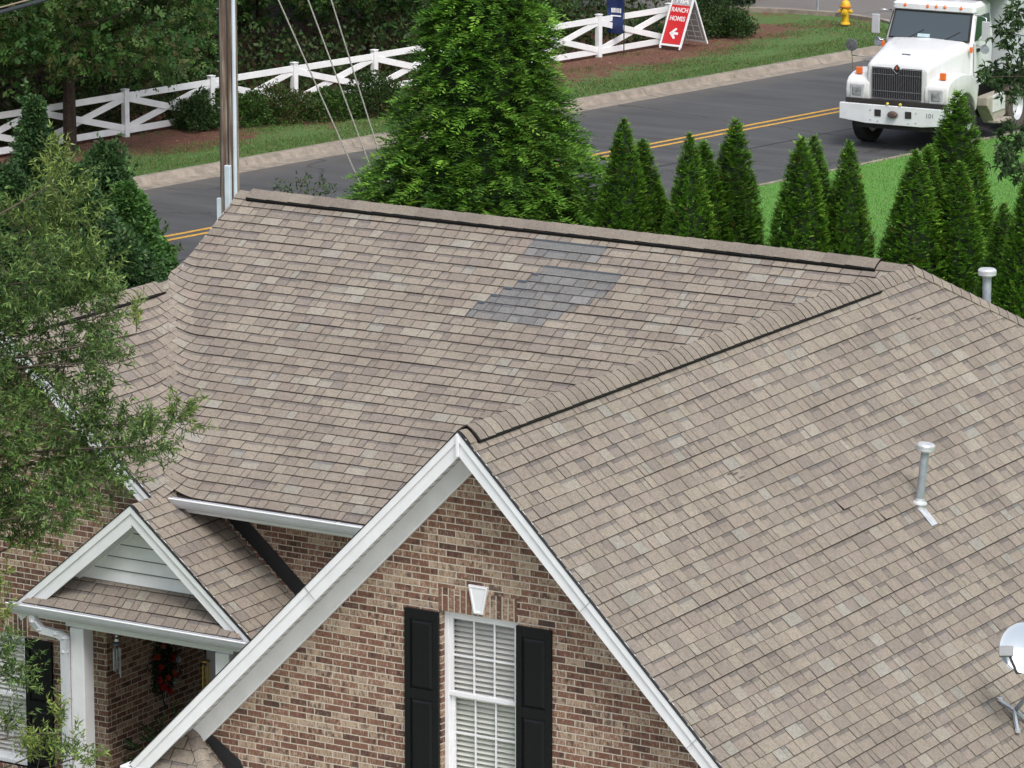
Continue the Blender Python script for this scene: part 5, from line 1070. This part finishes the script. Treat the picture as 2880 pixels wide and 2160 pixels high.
for sx_ in (-1, 1):
    xx = sx_ * .972
    b = MB(); b.prism([(xx, 1.83, 2.10), (xx, 2.72, 2.10), (sx_ * .925, 2.70, 2.58), (sx_ * .93, 2.07, 2.58)], (sx_ * .012, 0, 0)); dr = P_(b, 'side_window', mat('dark_green_glass', (.015, .045, .03), .06, 0), cab)
    b = MB()
    sl_ = [(xx + sx_ * .006, 1.80, 2.05), (xx + sx_ * .008, 1.80, 1.50), (xx + sx_ * .008, 1.86, 1.30), (xx + sx_ * .008, 2.0, 1.24), (xx + sx_ * .008, 2.78, 1.24), (xx + sx_ * .008, 2.80, 2.05)]
    b.tube(sl_, .008, 4); P_(b, 'door_seam', mat('seam_grey', (.20, .21, .22), .6), cab)
    b = MB(); b.box((xx - .02, 1.94, 1.86), (xx + .045 * sx_ if sx_ > 0 else xx - .045, 2.06, 1.93)) if sx_ > 0 else b.box((xx - .045, 1.94, 1.86), (xx + .02, 2.06, 1.93)); P_(b, 'door_handle', under_m, cab, bevel=.01)
    b = MB(); b.prism([(sx_ * .962, 1.83, 2.10), (sx_ * .962, 2.0, 2.10), (sx_ * .962, 2.72, 2.34), (sx_ * .962, 2.72, 2.10)], (sx_ * .03, 0, 0)); P_(b, 'door_panel', truck_w, cab)
    b = MB(); b.box((min(sx_ * .95, sx_ * 1.0), 1.62, 1.88), (max(sx_ * .95, sx_ * 1.0), 1.70, 2.0)); P_(b, 'marker_light', orange, cab, bevel=.01)
    # west-coast mirror
    mx_ = sx_ * 1.22; b = MB(); b.tube([(sx_ * .93, 1.98, 2.60), (sx_ * 1.1, 1.88, 2.62), (mx_, 1.84, 2.58), (mx_, 1.84, 2.06), (sx_ * 1.12, 1.86, 1.98), (sx_ * .97, 1.9, 2.02)], .013, 6); mr_ = P_(b, 'mirror', chrome, smooth=True)
    b = MB(); b.box((mx_ - .085, 1.80, 2.12), (mx_ + .085, 1.86, 2.52)); P_(b, 'mirror_glass', mat('mirror_grey', (.45, .46, .48), .2, .1, 4), mr_, bevel=.015)
    b = MB(); b.lathe([(.0, 0), (.09, .01), (.10, .03), (.06, .07), (0, .08)], 14, M=Matrix.Translation((mx_ - sx_ * .04, 1.86, 1.94)) @ Matrix.Rotation(R(-90), 4, 'X')); P_(b, 'convex_mirror', galv, mr_)
b = MB(); b.tube([(-.62, .5, 1.84), (-1.12, .34, 1.86), (-1.10, .34, 1.99)], .01, 6); fm = P_(b, 'fender_mirror', chrome)
b = MB(); b.tube([(-1.08, .36, 1.55), (-1.10, .34, 1.99)], .01, 6); P_(b, 'mirror_arm', chrome, fm)
b = MB(); b.lathe([(0, 0), (.12, .01), (.13, .04), (.08, .10), (0, .12)], 16, M=Matrix.Translation((-1.10, .30, 2.08)) @ Matrix.Rotation(R(-90), 4, 'X')); P_(b, 'convex_mirror', mat('mirror_dark', (.12, .12, .13), .15, .3, 20), fm)
b = MB(); b.lathe([(.05, 0), (.05, .04), (.0, .05)], 12, M=Matrix.Translation((.35, 2.4, 2.83))); b.tube([(.35, 2.4, 2.86), (.15, 2.3, 2.90)], .02, 6); P_(b, 'air_horn', galv, cab)
# step box / tank on the left side, rear wheels, dump body
b = MB(); b.prism([(.95, 2.0, .92), (.95, 3.0, .92), (.95, 3.0, .45), (.95, 2.45, .32), (.95, 2.0, .75)], (.27, 0, 0)); sb = P_(b, 'step_box', dirty_al, bevel=.012)
b = MB(); b.box((1.20, 2.28, .58), (1.24, 2.92, .93)); P_(b, 'battery_cover', mat('cover_white', (.62, .63, .63), .4, .15, 8), sb, bevel=.008)
b = MB(); b.box((1.1, 2.35, .36), (1.36, 3.0, .40)); P_(b, 'step', dirty_al, sb)
def wheel(x, y, front=False):
    M = Matrix.Translation((x, y, .5)) @ (Matrix.Rotation(R(-6), 4, 'Z') if front else Matrix.Identity(4)) @ Matrix.Rotation(R(90), 4, 'Y'); b = MB(); b.lathe([(.29, -.13), (.46, -.14), (.50, -.11), (.505, 0), (.50, .11), (.46, .14), (.29, .13)], 32, M=M, cap=False); wh = P_(b, 'wheel', rubber if front else dusty, smooth='auto')
    s_ = 1 if x > 0 else -1; b = MB(); b.lathe([(.0, s_ * -.02), (.12, s_ * .05), (.13, s_ * .02), (.22, s_ * .03), (.26, s_ * .10), (.295, s_ * .125), (.295, -s_ * .10)], 28, M=M); P_(b, 'rim', galv_b, wh, smooth='auto')
    for k in range(8):
        a = k * math.pi / 4; b = MB(); b.lathe([(.028, s_ * .020), (.028, s_ * .038), (0, s_ * .038)], 8, M=M @ Matrix.Translation((.185 * math.cos(a), .185 * math.sin(a), 0))); P_(b, 'rim_hole', under_m, wh)
for x in (-1.0, 1.0): wheel(x, 1.05, True)
for x in (-1.06, 1.06): wheel(x, 3.78); wheel(x, 5.1)
b = MB(); b.box((-.5, 3.0, .62), (.5, 7.6, .95)); P_(b, 'frame_rail', under_m)
b = MB(); b.loft([[(-1.2, 3.12, 1.25), (1.2, 3.12, 1.25), (1.2, 7.8, 1.25), (-1.2, 7.8, 1.25)], [(-1.2, 3.05, 2.95), (1.2, 3.05, 2.95), (1.2, 7.8, 2.95), (-1.2, 7.8, 2.95)]]); db = P_(b, 'dump_body', truck_g, bevel=.02)
for y in (3.7, 4.5, 5.3, 6.1, 6.9): b = MB(); b.box((1.2, y, 1.3), (1.26, y + .1, 2.9)); P_(b, 'side_rib', truck_g, db)
b = MB(); b.box((-1.2, 2.45, 2.9), (1.2, 3.06, 2.96)); P_(b, 'cab_guard', truck_g, db)
b = MB(); b.tube([(.72, 2.98, 1.1), (.72, 2.98, 3.1)], .06, 10); P_(b, 'exhaust_stack', chrome)
# ================================================================= DISH, PORCH ORNAMENTS
ds = thing('satellite_dish', (3.5, 4.9, 2.56), 'pale grey satellite dish on a tripod foot at the right edge of the roof', 'satellite dish')
dc = Vector((3.81, 4.49, 3.40)); dn = Vector((.42, -.76, .50)).normalized(); M = Matrix.Translation(dc) @ dn.to_track_quat('Z', 'Y').to_matrix().to_4x4()
dm = mat('dish_reflector', (.33, .39, .46), .16, .03, 3, Coat_Weight=.6)
b = MB(); rings = []
for r_, z in ((.01, 0), (.08, .004), (.15, .014), (.21, .027), (.255, .040), (.262, .040), (.258, .032), (.21, .017), (.15, .004), (.01, -.012)): rings.append([M @ Vector((r_ * .95 * math.cos(2 * math.pi * k / 40), r_ * math.sin(2 * math.pi * k / 40), z)) for k in range(40)])
b.loft(rings); b.build('reflector', dm, ds, smooth='auto')
fd = Vector((3.72, 4.25, 3.42)); b = MB(); b.tube([dc + Vector((.03, .02, -.24)), Vector((3.82, 4.30, 3.20)), fd + Vector((.03, .01, -.03))], .014, 6); ar = b.build('feed_arm', mat('dark_arm', (.05, .045, .05), .5), ds)
b = MB(); M2 = Matrix.Translation(fd) @ (-dn).to_track_quat('Z', 'Y').to_matrix().to_4x4(); b.loft([[M2 @ Vector(p) for p in ((-.075, -.055, -.02), (.075, -.055, -.02), (.075, .055, -.02), (-.075, .055, -.02))], [M2 @ Vector(p) for p in ((-.06, -.05, .05), (.06, -.05, .05), (.06, .05, .05), (-.06, .05, .05))]]); b.build('feed_horn', mat('feed_grey', (.22, .23, .24), .5), ar, bevel=.01)
b = MB(); b.tube([(3.52, 4.90, 2.60), (3.62, 4.86, 2.72), (3.92, 4.70, 3.12), dc - dn * .05], .024, 10); b.build('mast', galv, ds, smooth=True)
b = MB(); nf = Vector((q2, 0, q2)); 
for (x, y) in ((3.36, 4.86), (3.62, 4.74), (3.62, 5.05)): 
    p = Vector((x, y, ZR - x)) + nf * .03; b2 = MB(); b2.lathe([(.03, 0), (.03, .03), (0, .035)], 8, M=Matrix.Translation(p)); b2.build('foot', galv_b, ds)
    b.tube([p, Vector((3.53, 4.88, 2.63))], .022, 6)
b.build('tripod', galv, ds)
# floral wreath on the porch side wall (lies in the plane x = -7.886)
wr_ = thing('floral_wreath', (-7.84, 6.04, 1.09), 'round wreath of red and orange artificial flowers on the shaded porch wall', 'wreath')
Lf = Leaves(); n = 900; a = RNG.uniform(0, 6.28, n); rr_ = .17 + .09 * RNG.normal(size=n) * .6; P = np.stack([RNG.uniform(0, .07, n), np.cos(a) * rr_, np.sin(a) * rr_ * 1.25], 1)
Lf.add(P, rv(n), rv(n), .06, .022, pickc(n, [(.02, .04, .018), (.012, .025, .014)])); Lf.build('greenery', wr_)
for k, (y, z, c) in enumerate(((-.05, .30, (.45, .12, .09)), (.12, .30, (.45, .28, .25)), (.04, .36, (.35, .05, .04)), (-.18, .18, (.50, .09, .03)), (.12, .10, (.30, .015, .01)), (-.12, .04, (.4, .02, .02)), (.22, .06, (.45, .5, .55)), (-.14, -.10, (.42, .02, .02)), (.02, -.12, (.5, .12, .04)), (.14, -.10, (.45, .08, .03)), (.16, -.18, (.45, .5, .5)), (-.02, -.22, (.4, .015, .04)), (.06, -.28, (.35, .01, .03)), (-.10, -.20, (.35, .02, .02)))):
    Lf = Leaves(); n = 26; d = rv(n); d[:, 0] = abs(d[:, 0]); Lf.add(np.tile([.06, y, z], (n, 1)), d, rv(n), .055, .045, pickc(n, [c])); Lf.build('flower', wr_)
b = MB(); b.tube([(.05, 0, -.22), (.05, 0, -.42)], .006, 5)
for s_ in (-1, 1): b.tube([(.05, 0, -.36), (.05, s_ * .06, -.41), (.05, s_ * .09, -.38), (.05, s_ * .06, -.36)], .006, 5)
b.build('metal_scroll', galv, wr_, world=False)
def chime(x, y, z, lab, m_, striped, L=.42):
    c = thing('wind_chime', (x, y, z), lab, 'wind chime'); b = MB(); b.tube([(0, 0, 0), (0, 0, -.16)], .003, 4); b.build('cord', cable_m, c, world=False)
    b = MB(); zt = -.16
    if striped:
        b.lathe([(.008, -.02), (.014, -.03), (.022, -.13), (.03, -.14)], 12); t_ = b.build('lighthouse', signw, c, world=False)
        for k in range(2): b = MB(); b.lathe([(.017 + .004 * k, -.05 - .04 * k), (.019 + .004 * k, -.07 - .04 * k)], 12); b.build('stripe', black_sh, t_, world=False)
    b = MB(); b.lathe([(.0, zt), (.05, zt - .005), (.05, zt - .02), (0, zt - .02)], 14); b.build('disc', mat('chime_disc', (.10, .13, .17), .4) if striped else m_, c, world=False)
    for k in range(5):
        a = k * 2 * math.pi / 5 + .3; r_ = .04; l_ = L * (1 - .08 * k); b = MB(); b.tube([(r_ * math.cos(a), r_ * math.sin(a), zt - .06), (r_ * math.cos(a), r_ * math.sin(a), zt - .06 - l_)], .007, 8); b.build('tube', m_, c, world=False)
chime(-7.43, 4.62, 1.95, 'wind chime with a striped lighthouse hanging beside the porch column', galv, True, .34)
chime(-6.21, 4.62, 1.93, 'brass wind chime hanging at the right end of the porch opening', brass, False, .40)
pp = thing('potted_plant', (-7.35, 5.6, -.72), 'dark leafy potted plant in the shaded porch corner', 'potted plant')
b = MB(); b.lathe([(.14, 0), (.2, .38), (.22, .40), (.19, .40), (.17, .36)], 18); b.build('pot', mat('dark_pot', (.05, .04, .035), .6), pp, world=False, smooth='auto')
Lf = Leaves(); n = 420; d = rv(n); d[:, 2] = abs(d[:, 2]) + .3; base = np.tile([0, 0, .55], (n, 1)) + d * RNG.uniform(.1, .55, (n, 1)) * np.array([1, 1, 1.3]); Lf.add(base, d + rv(n) * .5 + np.array([0, 0, -.2]), rv(n), RNG.uniform(.10, .22, n), RNG.uniform(.03, .05, n), pickc(n, [(.03, .07, .025), (.045, .10, .035), (.02, .04, .018)])); Lf.build('foliage', pp)
b = MB()
for k in range(8): a = k * .8; branch(b, (0, 0, .35), (math.cos(a) * .3, math.sin(a) * .3, 1.0), .008, .003)
b.build('stems', twig_m, pp, world=False)
